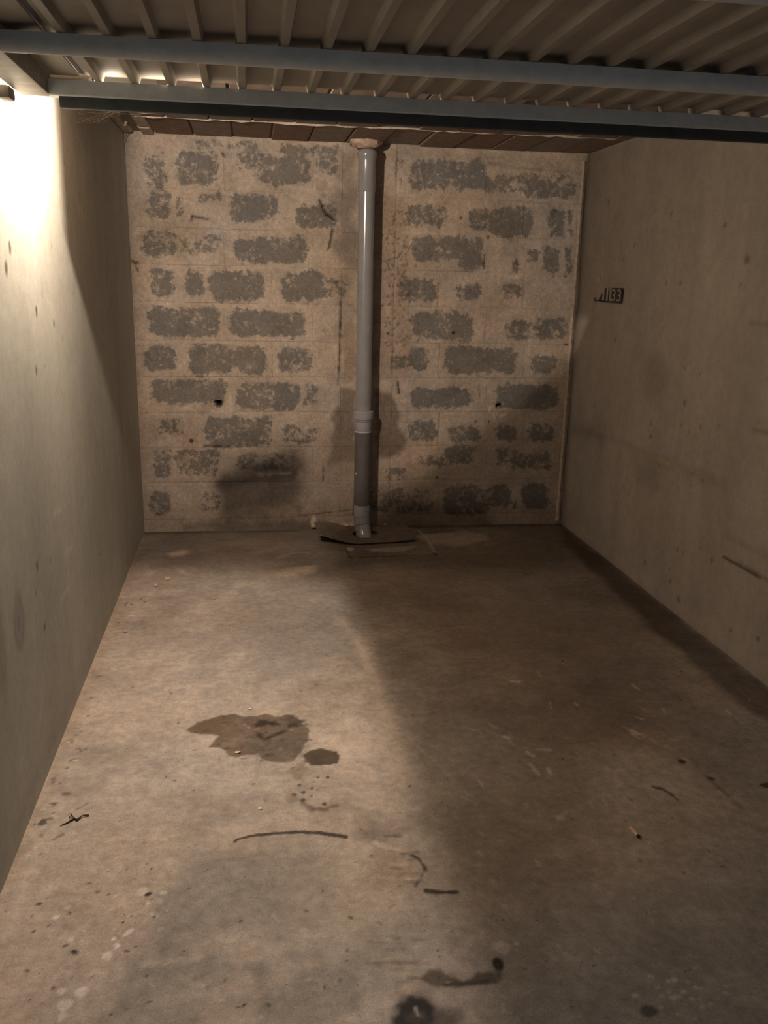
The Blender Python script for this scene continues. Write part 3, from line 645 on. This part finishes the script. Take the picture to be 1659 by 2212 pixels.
# courses: joint heights from the photograph; left and right of the pipe column
jz = [bk(560, y)[1] for y in (1118, 1041, 966, 890, 814, 737, 656, 576, 497, 414)]
zrow = [0.0] + jz + [H + .002]
xa = bk(737, 700)[0]; xb = bk(850, 700)[0]
oddL, evenL = (395, 588), (484, 677); oddR, evenR = (948, 1132), (1050,)
for k in range(len(zrow) - 1):
    z0, z1 = zrow[k], zrow[k + 1]; zm = (z0 + z1) / 2
    yp = 1118 - 77 * k + 38
    L_, Rr = (oddL, oddR) if k % 2 == 1 else (evenL, evenR)
    xs = [0.0] + [bk(x, yp)[0] for x in L_ if bk(x, yp)[0] < xa - .06] + [xa, xb] + [bk(x, yp)[0] for x in Rr] + [W]
    for a, b in zip(xs, xs[1:]):
        g = .0006; a0 = a + (g if a > 0 else 0); b0 = b - (g if b < W else 0)
        us = np.linspace(a0, b0, max(4, int((b0 - a0) / .0072))); vv = np.linspace(z0 + g, z1 - g, max(4, int((z1 - z0) / .0072)))
        UU, VV = np.meshgrid(us, vv, indexing='ij')
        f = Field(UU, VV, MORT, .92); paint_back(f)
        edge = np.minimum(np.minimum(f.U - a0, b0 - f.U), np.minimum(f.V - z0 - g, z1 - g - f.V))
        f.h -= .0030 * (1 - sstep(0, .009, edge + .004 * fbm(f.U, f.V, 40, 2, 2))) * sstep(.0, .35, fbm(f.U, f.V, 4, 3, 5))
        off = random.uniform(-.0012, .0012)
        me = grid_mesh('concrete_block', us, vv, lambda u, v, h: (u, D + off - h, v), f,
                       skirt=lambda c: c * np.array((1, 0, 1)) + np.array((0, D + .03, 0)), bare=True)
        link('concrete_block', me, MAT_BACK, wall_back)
# mortar bead in the right corner
bm = bmesh.new(); pr = []
for i in range(46):
    z = i / 45 * (H - .06) + .02
    r = .010 + .005 * random.random()
    pr.append([bm.verts.new(p) for p in ((W - .020 - r, D + .002, z), (W - .016 - r * .5, D - r * 1.1, z), (W - .010, D - r * .6, z), (W - .008, D + .002, z))])
for p, q in zip(pr, pr[1:]):
    for k in range(3): bm.faces.new((p[k], p[k + 1], q[k + 1], q[k]))
MAT_BEAD = plain_mat('pale_mortar', (.43, .365, .29), .9, var=.3, scale=40, bump=.5)
from_bm('mortar_bead', bm, MAT_BEAD, wall_back, smooth=True)

# ================================================================== ceiling of hollow clay blocks
MAT_CEIL = plain_mat('ceiling_mortar', (.20, .165, .135), .9, var=.3, scale=18, bump=.6)
MAT_CLAY = [plain_mat('clay_block_%s' % n, c, .88, var=.28, scale=22, bump=.5, bscale=70) for n, c in (('brown', (.235, .165, .125)), ('grey', (.25, .20, .165)), ('red', (.225, .145, .105)))]
ceiling = tag(box('ceiling', -.02, W + .02, -.3, D + .05, H + .012, H + .10, MAT_CEIL), 'low ceiling of dusty hollow clay blocks', 'ceiling', kind='structure')
cb = {}
row = 0; y1 = D - .004
while y1 > .2:
    y0 = y1 - .515
    x = .150 if row % 2 == 0 else .150 - .0965
    while x < W - .02:
        xa_, xb_ = max(x, .10) + .004, min(x + .193, W - .003) - .004
        if xb_ - xa_ > .03:
            j = random.randrange(3)
            bm = bmesh.new(); bm_box(bm, xa_, xb_, y0 + .006, y1 - .006, H + random.uniform(-.004, .005), H + .045, .004)
            for v_ in bm.verts:
                v_.co.x += random.uniform(-.0015, .0015); v_.co.z += random.uniform(-.001, .001)
            from_bm('clay_block', bm, MAT_CLAY[j], ceiling)
        x += .193
    # thin pale mortar ridge between the rows
    bm = bmesh.new(); pr = []
    for i in range(60):
        xx = .11 + (W - .12) * i / 59; r = random.uniform(.002, .009)
        pr.append([bm.verts.new(p) for p in ((xx, y0 - .010, H + .006), (xx, y0 - .004, H - r), (xx, y0 + .004, H - r * .8), (xx, y0 + .010, H + .006))])
    for p, q in zip(pr, pr[1:]):
        for k in range(3): bm.faces.new((p[k], p[k + 1], q[k + 1], q[k]))
    from_bm('mortar_ridge', bm, MAT_BEAD, ceiling, smooth=True)
    y1 = y0; row += 1
# concrete margin along the left wall with an open crack
bm = bmesh.new()
for i in range(12):
    a = D - .005 - i * .22; jitter = random.uniform(-.006, .006)
    bm_box(bm, .086 + jitter, .146, a - .22, a, H - .006 + random.uniform(-.003, .003), H + .03, .006)
from_bm('ceiling_margin', bm, MAT_BEAD, ceiling)
bm = bmesh.new()
for i in range(10):
    a = D - .06 - i * .22
    bm_box(bm, -.002, .045 + random.uniform(-.012, .012), a - .215, a, H - .010 + random.uniform(-.004, .003), H + .03, .008)
from_bm('ceiling_margin', bm, MAT_BEAD, ceiling)

# ================================================================== overhead tilt door, open
S = 1.00                                   # door plane height chosen along the sight lines
def dz(z): return 1.4109 + S * (z - 1.4109)
def dx(x): return .5917 + S * (x - .5917)
ZT = dz(1.86); YB = S * 2.398; YM = S * 1.955; YF = 0.16
RO, RI = dx(.055), dx(.128)               # side rail
MAT_STEEL = plain_mat('galvanised_steel', (.68, .72, .72), .5, metal=.0, var=.10, scale=30, spec=.5, bump=.05)
MAT_SHEET = plain_mat('painted_sheet', (.36, .325, .275), .55, metal=.1, var=.10, scale=8, spec=.4)
MAT_RUBBER = plain_mat('black_rubber', (.065, .073, .076), .7, var=.2)
MAT_RAIL = plain_mat('dusty_rail', (.24, .215, .185), .6, metal=.3, var=.2, scale=30)
door = empty('overhead_garage_door', (W / 2, (YB + YF) / 2, ZT))
tag(door, 'open overhead garage door of ribbed metal sheet on grey steel beams', 'garage door')
DO = (W / 2, (YB + YF) / 2, ZT)
def dpart(name, bm, mat, smooth=False): return from_bm(name, bm, mat, door, smooth, offset=DO)
XR0, XR1 = W - RI, W - RO
for a, b in ((RO, RI), (XR0, XR1)):
    bm = bmesh.new()
    bm_box(bm, a, b, YF, YB + .036, ZT - .034, ZT + .018, .004, 2)
    dpart('side_rail', bm, MAT_RAIL, True)
# beams across: rounded channel and flat end rail
def beam(y, h, dpt, rnd, back=None):
    n = 7; prof = [(y + dpt, ZT), (y, ZT)]
    for i in range(n):
        t = i / (n - 1) * math.pi / 2
        prof.append((y + rnd * (1 - math.cos(t)), ZT - (h - rnd) - rnd * math.sin(t)))
    prof += [(y + dpt, ZT - (h if back is None else back))]
    return extrude_profile(prof, lambda a, b, t: (RI - .001 + t * (XR0 - RI + .002), a, b))
dpart('cross_beam', beam(YM, .036, .085, .022, .010), MAT_STEEL, True)
dpart('cross_beam', beam(YM - .62, .036, .040, .022), MAT_STEEL, True)
dpart('cross_beam', beam(YM - 1.2, .036, .040, .022), MAT_STEEL, True)
END_BEAM = dpart('end_beam', beam(YB, dz(1.86) - dz(1.824), .036, .004), MAT_STEEL, True)
dpart('end_beam', beam(YF, .034, .036, .004), MAT_STEEL, True)
zs = dz(1.824)
bm = bmesh.new(); bm_box(bm, RI + .02, XR0 - .02, YB + .006, YB + .026, dz(1.797), zs + .004, .006, 2)
dpart('rubber_seal', bm, MAT_RUBBER, True)
# corner gusset and guide roller on the wall side
for sx, xo, xw in ((1, RO, .012), (-1, XR1, W - .012)):
    bm = bmesh.new(); bm_box(bm, min(xo, xo - sx * .03), max(xo, xo - sx * .03), YB - .075, YB - .015, ZT - .060, ZT - .030, .008, 2)
    dpart('roller_bracket', bm, MAT_RAIL, True)
# ribbed sheet: wide pans, narrow ribs standing on the beams
PER = .0867 * S; X0 = dx(.3305)            # rib centre
PAN = ZT + .0180; th = .0012
top = []; xl = dx(.213); xr = XR0 - .004
k = math.ceil((xl + .02 - X0) / PER); x = X0 + k * PER
top.append((xl, PAN))
while x < xr - .02:
    top += [(x - .0135, PAN), (x - .0080, ZT + .0008), (x + .0080, ZT + .0008), (x + .0135, PAN)]
    x += PER
top.append((xr, PAN))
prof = top + [(a, b + th) for a, b in top[::-1]]
bm = bmesh.new()
n = len(top)
A = [bm.verts.new((a, YF + .004, b)) for a, b in prof]; B = [bm.verts.new((a, YB + .034, b)) for a, b in prof]
m_ = len(prof)
for i in range(m_):
    j = (i + 1) % m_; bm.faces.new((A[i], A[j], B[j], B[i]))
for i in range(n - 1):
    bm.faces.new((A[i], A[m_ - 1 - i], A[m_ - 2 - i], A[i + 1])); bm.faces.new((B[i], B[i + 1], B[m_ - 2 - i], B[m_ - 1 - i]))
dpart('ribbed_sheet', bm, MAT_SHEET)
bm = bmesh.new(); bm_box(bm, RI, dx(.199), YF + .004, YB + .030, PAN - .004, PAN + .0, .001)
dpart('edge_strip', bm, MAT_SHEET)
bm = bmesh.new(); bm_box(bm, dx(.199) - .004, xl + .006, YF + .004, YB + .030, PAN + .0025, PAN + .0045)
dpart('dark_gap_strip', bm, MAT_RUBBER)  # black strip added behind the gap so it shows dark, without light leaking
bm = bmesh.new(); bm_box(bm, RO, xl + .012, YB + .0345, YB + .037, ZT - .03, PAN + .006)
dpart('light_stop', bm, MAT_RAIL)  # plate added to keep the bulb's light off the strip end
for bx in (.35, .95, 1.55, 2.1):
    bm = bmesh.new()
    r = bmesh.ops.create_cone(bm, cap_ends=True, segments=10, radius1=.005, radius2=.005, depth=.004, matrix=Matrix.Translation((bx, YB - .001, ZT - .006)) @ Matrix.Rotation(math.pi / 2, 4, 'X'))
    from_bm('rivet', bm, MAT_STEEL, END_BEAM, offset=DO)

# ================================================================== bulb lamp under the ceiling, with added shadow casters
MAT_BLACKP = plain_mat('black_bakelite', (.03, .028, .026), .5)
m, nt, b = new_mat('glowing_bulb')
em = nd(nt, 'ShaderNodeEmission'); em.inputs[0].default_value = (1, .80, .55, 1); em.inputs[1].default_value = 30
nt.links.new(em.outputs[0], nt.nodes['Material Output'].inputs['Surface'])
MAT_GLOW = m
lamp = empty('ceiling_lamp', tuple(LAMP)); tag(lamp, 'small bulb hung from ceiling behind the open door, with added shadow-casting tin plate', 'lamp')
LO = tuple(LAMP)
def lpart(name, bm, mat): return from_bm(name, bm, mat, lamp, True, offset=LO)
lx, ly, lz = LAMP
MAT_TIN = plain_mat('dusty_tin', (.20, .185, .16), .6, metal=.4, var=.2)
bm = bmesh.new(); bm_box(bm, lx - .045, lx + .045, ly - .05, ly + .075, H - .022, H - .005, .005, 2); lpart('ceiling_plate', bm, MAT_BLACKP)
bm = bmesh.new(); bmesh.ops.create_cone(bm, cap_ends=True, segments=20, radius1=.013, radius2=.016, depth=.055, matrix=Matrix.Translation((lx, ly, lz + .055))); lpart('lamp_holder', bm, MAT_BLACKP)
bm = bmesh.new(); bmesh.ops.create_cone(bm, cap_ends=True, segments=10, radius1=.005, radius2=.005, depth=.04, matrix=Matrix.Translation((lx, ly, lz + .095))); lpart('stem', bm, MAT_BLACKP)
bm = bmesh.new(); bmesh.ops.create_cone(bm, cap_ends=True, segments=12, radius1=.0022, radius2=.0022, depth=.018, matrix=Matrix.Translation((lx, ly, lz + .020))); lpart('glowing_capsule', bm, MAT_GLOW)
# added strap shades the left wall, added tin plate shades the room side
bm = bmesh.new(); bm_box(bm, lx - .0205, lx - .0050, ly + .060, ly + .062, lz - .050, H - .01); lpart('added_strap', bm, MAT_TIN)
bm = bmesh.new(); bm_box(bm, lx + .06, lx + .075, ly - .12, ly - .118, lz - .0605, H - .005); lpart('added_strap', bm, MAT_TIN)
bm = bmesh.new()
pl = [(.0262, -.12), (.19, -.12), (.19, .170), (.0262, .066)]
lo_ = [bm.verts.new((lx + a, ly + b_, lz - .0615)) for a, b_ in pl]; hi_ = [bm.verts.new((lx + a, ly + b_, lz - .0600)) for a, b_ in pl]
bm.faces.new(lo_[::-1]); bm.faces.new(hi_)
for i in range(4): bm.faces.new((lo_[i], lo_[(i + 1) % 4], hi_[(i + 1) % 4], hi_[i]))
bm_box(bm, lx + .1895, lx + .191, ly - .12, ly + .188, lz - .0615, lz + .012)
lpart('shadow_caster', bm, MAT_TIN)  # plate and lip added to shade the floor and right wall
lo.parent = lamp; lo.location = (0, 0, 0)

# ================================================================== drain pipe
MAT_PVC = plain_mat('grey_pvc', (.245, .245, .255), .17, var=.08, scale=14, spec=.8)
MAT_PVC2 = plain_mat('light_grey_pvc', (.30, .30, .325), .13, var=.06, scale=14, spec=.5)
MAT_PVCD = plain_mat('dark_grey_pvc', (.105, .098, .10), .5, var=.10, scale=18, spec=.35)
PX, PY = 1.2195, D - .108
pipe = empty('drain_pipe', (PX, PY, 0)); tag(pipe, 'grey plastic drain pipe running down the back wall into the floor', 'pipe')
def ppart(name, prof, mat, parent=pipe, caps=(True, True), shift=True):
    pts = [((0 if shift else 0, 0, z), (0, 0, 1), r) for r, z in prof]
    return lathe(pts, mat, name, parent, 44, caps)
zp = lambda py: on(790, py, 1, PY - .04)[2]
zt_, zg, zc0, zc1, zw, zd, zl2 = zp(322), zp(412), zp(889), zp(908), zp(934), zp(1093), zp(1116)
ppart('upper_pipe', [(.0425, zc1 - .02), (.0425, zg + .002)], MAT_PVC)
ppart('top_socket', [(.0425, zg - .004), (.0452, zg), (.0455, zt_ - .055), (.0475, zt_ - .038), (.0515, zt_ - .030), (.0520, zt_ - .016), (.0490, zt_ - .008), (.0465, zt_), (.036, zt_), (.036, zt_ - .03)], MAT_PVC, caps=(False, True))
ppart('dark_stub', [(.040, zt_ - .028), (.040, H + .01)], MAT_RUBBER)
ppart('joint_collar', [(.0480, zc1 - .010), (.0520, zc1 - .006), (.0520, zc1), (.0555, zc1 + .004), (.0575, zc0 - .012), (.0575, zc0 - .003), (.0545, zc0), (.044, zc0 + .001)], MAT_PVC2)
ppart('coupling', [(.0455, zw), (.0475, zw + .003), (.0475, zc1 - .008)], MAT_PVC2)
ppart('paint_ring', [(.0478, zw - .004), (.0482, zw - .002), (.0482, zw + .003), (.0478, zw + .004)], plain_mat('pale_ring', (.45, .42, .40), .5))
DARK = ppart('dark_pipe', [(.0462, zd - .01), (.0462, zw + .002)], MAT_PVCD)
# pale paint dabs on the dark length
zz = on(770, 1021, 1, PY)[2]
for a0, a1, w_ in ((200, 222, .010), (335, 350, .012)):
    bm = bmesh.new(); vv = []
    for i in range(6):
        a = math.radians(a0 + (a1 - a0) * i / 5)
        vv.append([bm.verts.new((.0468 * math.cos(a), .0468 * math.sin(a), zz + s * w_ / 2)) for s in (-1, 1)])
    for p, q in zip(vv, vv[1:]): bm.faces.new((p[0], q[0], q[1], p[1]))
    from_bm('paint_dab', bm, plain_mat('pale_dab', (.48, .44, .36), .7), DARK)
ppart('lower_coupling', [(.0468, zl2 - .008), (.0470, zd - .004), (.0455, zd)], MAT_PVC2)
# elbow leaning forward into the floor
path = []
cpts = [((0, 0, zl2), .0440), ((.0003, -.001, zl2 - .006), .0475), ((.0004, -.0012, zl2 - .009), .0452), ((.0025, -.008, zl2 - .046), .0455), ((.003, -.010, zl2 - .052), .0478), ((.0035, -.011, zl2 - .056), .0425), ((.0035, -.0115, zl2 - .058), .0450), ((.006, -.022, zl2 - .088), .0478), ((.0065, -.024, zl2 - .092), .0448), ((.009, -.040, zl2 - .118), .0450), ((.0095, -.043, zl2 - .121), .0430), ((.010, -.046, zl2 - .124), .0440), ((.013, -.075, zl2 - .165), .0440)]
for i, (c, r) in enumerate(cpts):
    a = Vector(cpts[max(i - 1, 0)][0]); b_ = Vector(cpts[min(i + 1, len(cpts) - 1)][0])
    path.append((c, a - b_, r))
lathe(path, MAT_PVC2, 'elbow', pipe, 44)
# mortar collar where the pipe meets the ceiling
bm = bmesh.new(); rg = []
for i, (r, z) in enumerate(((.085, H + .004), (.078, H - .018), (.060, H - .034), (.043, H - .040))):
    rg.append([bm.verts.new((PX - .012 + (r + random.uniform(-.010, .010)) * math.cos(t * math.pi / 12), PY + (r * .9 + random.uniform(-.008, .008)) * math.sin(t * math.pi / 12), z + random.uniform(-.004, .004))) for t in range(24)])
for p, q in zip(rg, rg[1:]):
    for t in range(24): bm.faces.new((p[t], p[(t + 1) % 24], q[(t + 1) % 24], q[t]))
MAT_PINK = plain_mat('pinkish_mortar', (.48, .36, .275), .9, var=.35, scale=45, bump=.7)
from_bm('mortar_collar', bm, MAT_PINK, ceiling, smooth=True)

# ================================================================== warped cover sheet around the pipe foot
MAT_BOARD = plain_mat('dirty_board', (.135, .108, .082), .85, var=.3, scale=20, bump=.4)
nx, ny = 34, 18
bm = bmesh.new()
x0s, x1s = .955, 1.492
lay = []
hole = (1.230, D - .172)
for side in (0, 1):
    g = []
    for i in range(nx + 1):
        s_ = i / nx; xx = x0s + (x1s - x0s) * s_
        yfr = (4.575 - .04 * s_ / .32) if s_ < .32 else (4.535 + .03 * (s_ - .32) / .68)
        rowv = []
        for j in range(ny + 1):
            t_ = j / ny; yy = yfr + (D - .012 - yfr) * t_
            zz_ = .011 + .046 * max(0, 1 - s_ / .38) ** 1.2 * (1 - .5 * t_) + .010 * max(0, (s_ - .72) / .28) ** 1.2 * (1 - .6 * t_) + .004 * math.sin(s_ * 9) * t_ + .012 * t_
            rowv.append(bm.verts.new((xx + random.uniform(-.002, .002), yy + (random.uniform(-.003, .003) if j == 0 else 0), zz_ - (.004 if side else 0))))
        g.append(rowv)
    lay.append(g)
def inhole(i, j):
    c = lay[0][i][j].co + lay[0][i + 1][j + 1].co; c = c / 2
    return ((c.x - hole[0]) / .068) ** 2 + ((c.y - hole[1]) / .085) ** 2 < 1
keep = [[not inhole(i, j) for j in range(ny)] for i in range(nx)]
for i in range(nx):
    for j in range(ny):
        if not keep[i][j]: continue
        for side, g in enumerate(lay):
            q = (g[i][j], g[i + 1][j], g[i + 1][j + 1], g[i][j + 1]); bm.faces.new(q if side == 0 else q[::-1])
        for di, dj, e in ((-1, 0, ((i, j + 1), (i, j))), (1, 0, ((i + 1, j), (i + 1, j + 1))), (0, -1, ((i, j), (i + 1, j))), (0, 1, ((i + 1, j + 1), (i, j + 1)))):
            a, b_ = i + di, j + dj
            if not (0 <= a < nx and 0 <= b_ < ny) or not keep[a][b_]:
                p, q = e; bm.faces.new((lay[0][q[0]][q[1]], lay[0][p[0]][p[1]], lay[1][p[0]][p[1]], lay[1][q[0]][q[1]]))
bmesh.ops.delete(bm, geom=[v_ for v_ in bm.verts if not v_.link_faces], context='VERTS')
sheet = from_bm('cover_sheet', bm, MAT_BOARD, smooth=True)
tag(sheet, 'warped dark cover sheet on the floor around the pipe foot', 'sheet')

# ================================================================== number sticker on the right wall
MAT_INK = plain_mat('sticker_black', (.010, .009, .010), .45, var=.1)
MAT_PRINT = plain_mat('sticker_white', (.42, .40, .35), .6, var=.15, scale=60)
ys0, ys1 = rt(1346, 640)[0], rt(1322, 640)[0]       # near and far edge of the black field
ye = rt(1285, 648)[0]; zb, ztp = rt(1334, 655)[1], rt(1334, 622)[1]
stk = empty('number_sticker', (W - .004, (ys0 + ys1) / 2, zb)); tag(stk, 'torn black and white number sticker reading 33 on the right wall', 'sticker')
XS = W - .0045
def spart(name, pts, x, mat, thick=.0008):
    bm = bmesh.new()
    a = [bm.verts.new((x, p[0], p[1])) for p in pts]; b_ = [bm.verts.new((x + thick, p[0], p[1])) for p in pts]
    bm.faces.new(a); bm.faces.new(b_[::-1])
    for i in range(len(pts)):
        j = (i + 1) % len(pts); bm.faces.new((a[j], a[i], b_[i], b_[j]))
    return from_bm(name, bm, mat, stk, offset=stk.location)
def Y(t): return ys0 + (ye - ys0) * t           # 0 = near edge, 1 = torn far tip
def Z(t): return zb + (ztp - zb) * t
yb_ = (ys1 - ys0) / (ye - ys0)
FIELD = spart('black_field', [(Y(0), Z(0)), (Y(yb_), Z(.0)), (Y(yb_), Z(1)), (Y(0), Z(1))], XS, MAT_INK)
spart('base_line', [(Y(yb_), Z(0)), (Y(.97), Z(.05)), (Y(1.0), Z(.16)), (Y(.93), Z(.10)), (Y(yb_), Z(.10))], XS, MAT_INK)
for t0, t1, h0, h1 in ((.70, .76, .62, .50), (.56, .63, .98, .96), (.955, .995, .30, .26), (.77, .82, .42, .22)):
    spart('black_bar', [(Y(t0), Z(.02)), (Y(t1), Z(.04)), (Y(t1), Z(h1)), (Y(t0), Z(h0))], XS, MAT_INK)
for t0, t1, h0, h1 in ((.635, .695, .62, .60), (.50, .555, .97, .95)):
    spart('white_bar', [(Y(t0), Z(.12)), (Y(t1), Z(.12)), (Y(t1), Z(h1)), (Y(t0), Z(h0))], XS - .0003, MAT_PRINT)
cu = bpy.data.curves.new('digits', 'FONT'); cu.body = '33'; cu.size = 1.0; cu.extrude = .002
tmp = bpy.data.objects.new('digits', cu); col.objects.link(tmp)
dg = bpy.context.evaluated_depsgraph_get(); me = bpy.data.meshes.new_from_object(tmp.evaluated_get(dg))
bpy.data.objects.remove(tmp)
co = np.array([v_.co for v_ in me.vertices]); mn, mx = co.min(0), co.max(0)
ya, yc = Y(.36), Y(.05); za, zc = Z(.12), Z(.90)
for v_ in me.vertices:
    a = (v_.co.x - mn[0]) / (mx[0] - mn[0]); b_ = (v_.co.y - mn[1]) / (mx[1] - mn[1])
    v_.co = Vector((XS - .0006 + .0004 * v_.co.z, ya + (yc - ya) * a, za + (zc - za) * b_)) - stk.location
me.name = 'digits'
link('digits', me, MAT_PRINT, FIELD)

# ================================================================== cobweb under the ceiling by the left wall
MAT_WEB = plain_mat('dusty_web', (.50, .46, .38), .8, var=.3, scale=60)
bm = bmesh.new(); R0 = random.Random(5)
def wpt(px, py, yy): p = on(px, py, 1, yy); return Vector((max(p[0], .004), yy, min(p[2], H - .004)))
for k in range(30):
    a = wpt(R0.uniform(150, 215), R0.uniform(238, 268), R0.uniform(3.35, 3.6)); b_ = wpt(R0.uniform(228, 265), R0.uniform(226, 246), R0.uniform(3.9, 4.3))
    sag = R0.uniform(.002, .014)
    pts = [a.lerp(b_, t / 7) - Vector((0, 0, sag * math.sin(math.pi * t / 7))) for t in range(8)]
    tube('', pts, R0.uniform(.0003, .0009), None, seg=4, bm=bm)
for k in range(7):
    a = wpt(R0.uniform(250, 262), R0.uniform(232, 246), 4.2); b_ = wpt(R0.uniform(300, 345), R0.uniform(233, 248), 4.25)
    tube('', [a.lerp(b_, t / 4) - Vector((0, 0, .003 * math.sin(math.pi * t / 4))) for t in range(5)], .0004, None, seg=4, bm=bm)
web = from_bm('cobweb', bm, MAT_WEB); tag(web, 'dusty cobweb strands strung along the left wall under the ceiling', 'cobweb')

# ================================================================== small litter on the floor
cfl = Vector((*fl(1371, 1802), 0)); d_ = Vector((*fl(1380, 1812), 0)) - Vector((*fl(1362, 1793), 0)); d_.normalize()
butt = empty('cigarette_butt', cfl); tag(butt, 'small orange cigarette butt with a blackened end on the right of the floor', 'cigarette butt')
MAT_FILT = plain_mat('filter_paper', (.74, .50, .34), .8, var=.25, scale=160); MAT_ASH = plain_mat('ash', (.02, .018, .017), .9)
MAT_CPAP = plain_mat('cigarette_paper', (.68, .60, .52), .8, var=.1)
c0 = Vector((0, 0, .0052))
tube('filter', [c0 - d_ * .022, c0 - d_ * .008, c0 + d_ * .008], [.0046, .0050, .0046], MAT_FILT, butt, 12)
tube('paper', [c0 + d_ * .0078, c0 + d_ * .013], [.0047, .0046], MAT_CPAP, butt, 12)
tube('burnt_tip', [c0 + d_ * .0128, c0 + d_ * .017, c0 + d_ * .022], [.0046, .0053, .0028], MAT_ASH, butt, 12)

MAT_TWIG = plain_mat('twig_bark', (.05, .036, .024), .85, var=.3, scale=120)
tw = empty('twig', Vector((*fl(162, 1772), 0))); tag(tw, 'thin dark twig on the floor beside the left wall', 'twig')
def tp(px, py, z=.003): return Vector((*fl(px, py), z)) - tw.location
tube('stem', [tp(130, 1786), tp(146, 1779), tp(160, 1771, .005), tp(166, 1774, .004), tp(180, 1765, .006), tp(192, 1763)], [.0010, .0018, .0030, .0036, .0012, .0028], MAT_TWIG, tw, 7)
tube('side_shoot', [tp(162, 1772, .004), tp(155, 1764, .006), tp(150, 1769, .005)], [.003, .0024, .0018], MAT_TWIG, tw, 7)

def crumb(name, c, r, mat, label, cat, seed, flat=.7, group=None):
    rr = random.Random(seed); bm = bmesh.new()
    bmesh.ops.create_icosphere(bm, subdivisions=2, radius=1.0)
    for v_ in bm.verts:
        k = 1 + rr.uniform(-.22, .22)
        v_.co = Vector((v_.co.x * r[0] * k, v_.co.y * r[1] * k, max(v_.co.z * r[2] * k * flat, -r[2] * .5)))
    zmin = min(v_.co.z for v_ in bm.verts)
    for v_ in bm.verts: v_.co.z -= zmin
    o = from_bm(name, bm, mat, None, smooth=False); o.location = Vector((*fl(*c), .0005))
    tag(o, label, cat, group); return o
MAT_PEB = plain_mat('pale_pebble', (.55, .44, .31), .85, var=.25, scale=90); MAT_CHIP = plain_mat('white_chip', (.75, .70, .58), .7, var=.1)
MAT_FOIL = plain_mat('gold_foil', (.80, .50, .20), .3, metal=.8)
crumb('pebble', (361, 1252), (.014, .011, .009), MAT_PEB, 'pale pebble far back on the floor, the larger and farther of two', 'pebble', 1)
crumb('pebble', (337, 1266), (.010, .013, .008), MAT_PEB, 'pale pebble on the far floor, the nearer one to the left wall', 'pebble', 2)
crumb('pebble', (461, 1294), (.009, .008, .006), MAT_PEB, 'tiny pale pebble alone on the far floor in front of pale streak', 'pebble', 3)
crumb('plaster_chip', (513, 1626), (.0085, .0055, .003), MAT_CHIP, 'white plaster chip lying in the brown oil stain', 'chip', 4)
crumb('plaster_chip', (562, 1748), (.0055, .0050, .003), MAT_CHIP, 'white plaster chip on floor between oil stain and black rubber streak', 'chip', 5)
crumb('plaster_chip', (540, 1532), (.0055, .0045, .003), MAT_CHIP, 'white plaster chip just behind the brown oil stain', 'chip', 6)
crumb('foil_scrap', (265, 1992), (.0036, .0055, .003), MAT_FOIL, 'tiny shiny gold scrap among the white paint drops on floor', 'scrap', 7)
CRUMB_LABEL = ['largest yellowish mortar crumb left of the pipe on the cover sheet', 'mortar crumb second from the left of the row left of pipe', 'mortar crumb in the middle of the row left of the pipe', 'mortar crumb second nearest to the pipe on its left side', 'mortar crumb touching distance from the pipe on its left side', 'mortar crumb nearest to the pipe on its right side', 'mortar crumb in the middle of three right of the pipe', 'pale mortar crumb at the far left end of the cover sheet', 'smallest mortar crumb, farthest right of the pipe on the sheet']
MAT_CRUMB = plain_mat('mortar_crumb', (.50, .40, .28), .9, var=.3, scale=90, bump=.4)
for i, (x, y, s_) in enumerate(((722, 1141, .020), (736, 1139, .016), (748, 1140, .018), (759, 1146, .014), (767, 1150, .013), (832, 1141, .016), (848, 1143, .012), (676, 1143, .012), (858, 1142, .009))):
    p = on(x, y, 1, D - .03)
    o = crumb('mortar_crumb', (x, y), (s_, s_ * .7, s_ * .6), MAT_CRUMB, CRUMB_LABEL[i], 'crumb', 20 + i, group='mortar crumbs at the pipe foot')
    sx = (p[0] - x0s) / (x1s - x0s)
    o.location = Vector((p[0], D - .030, .020))
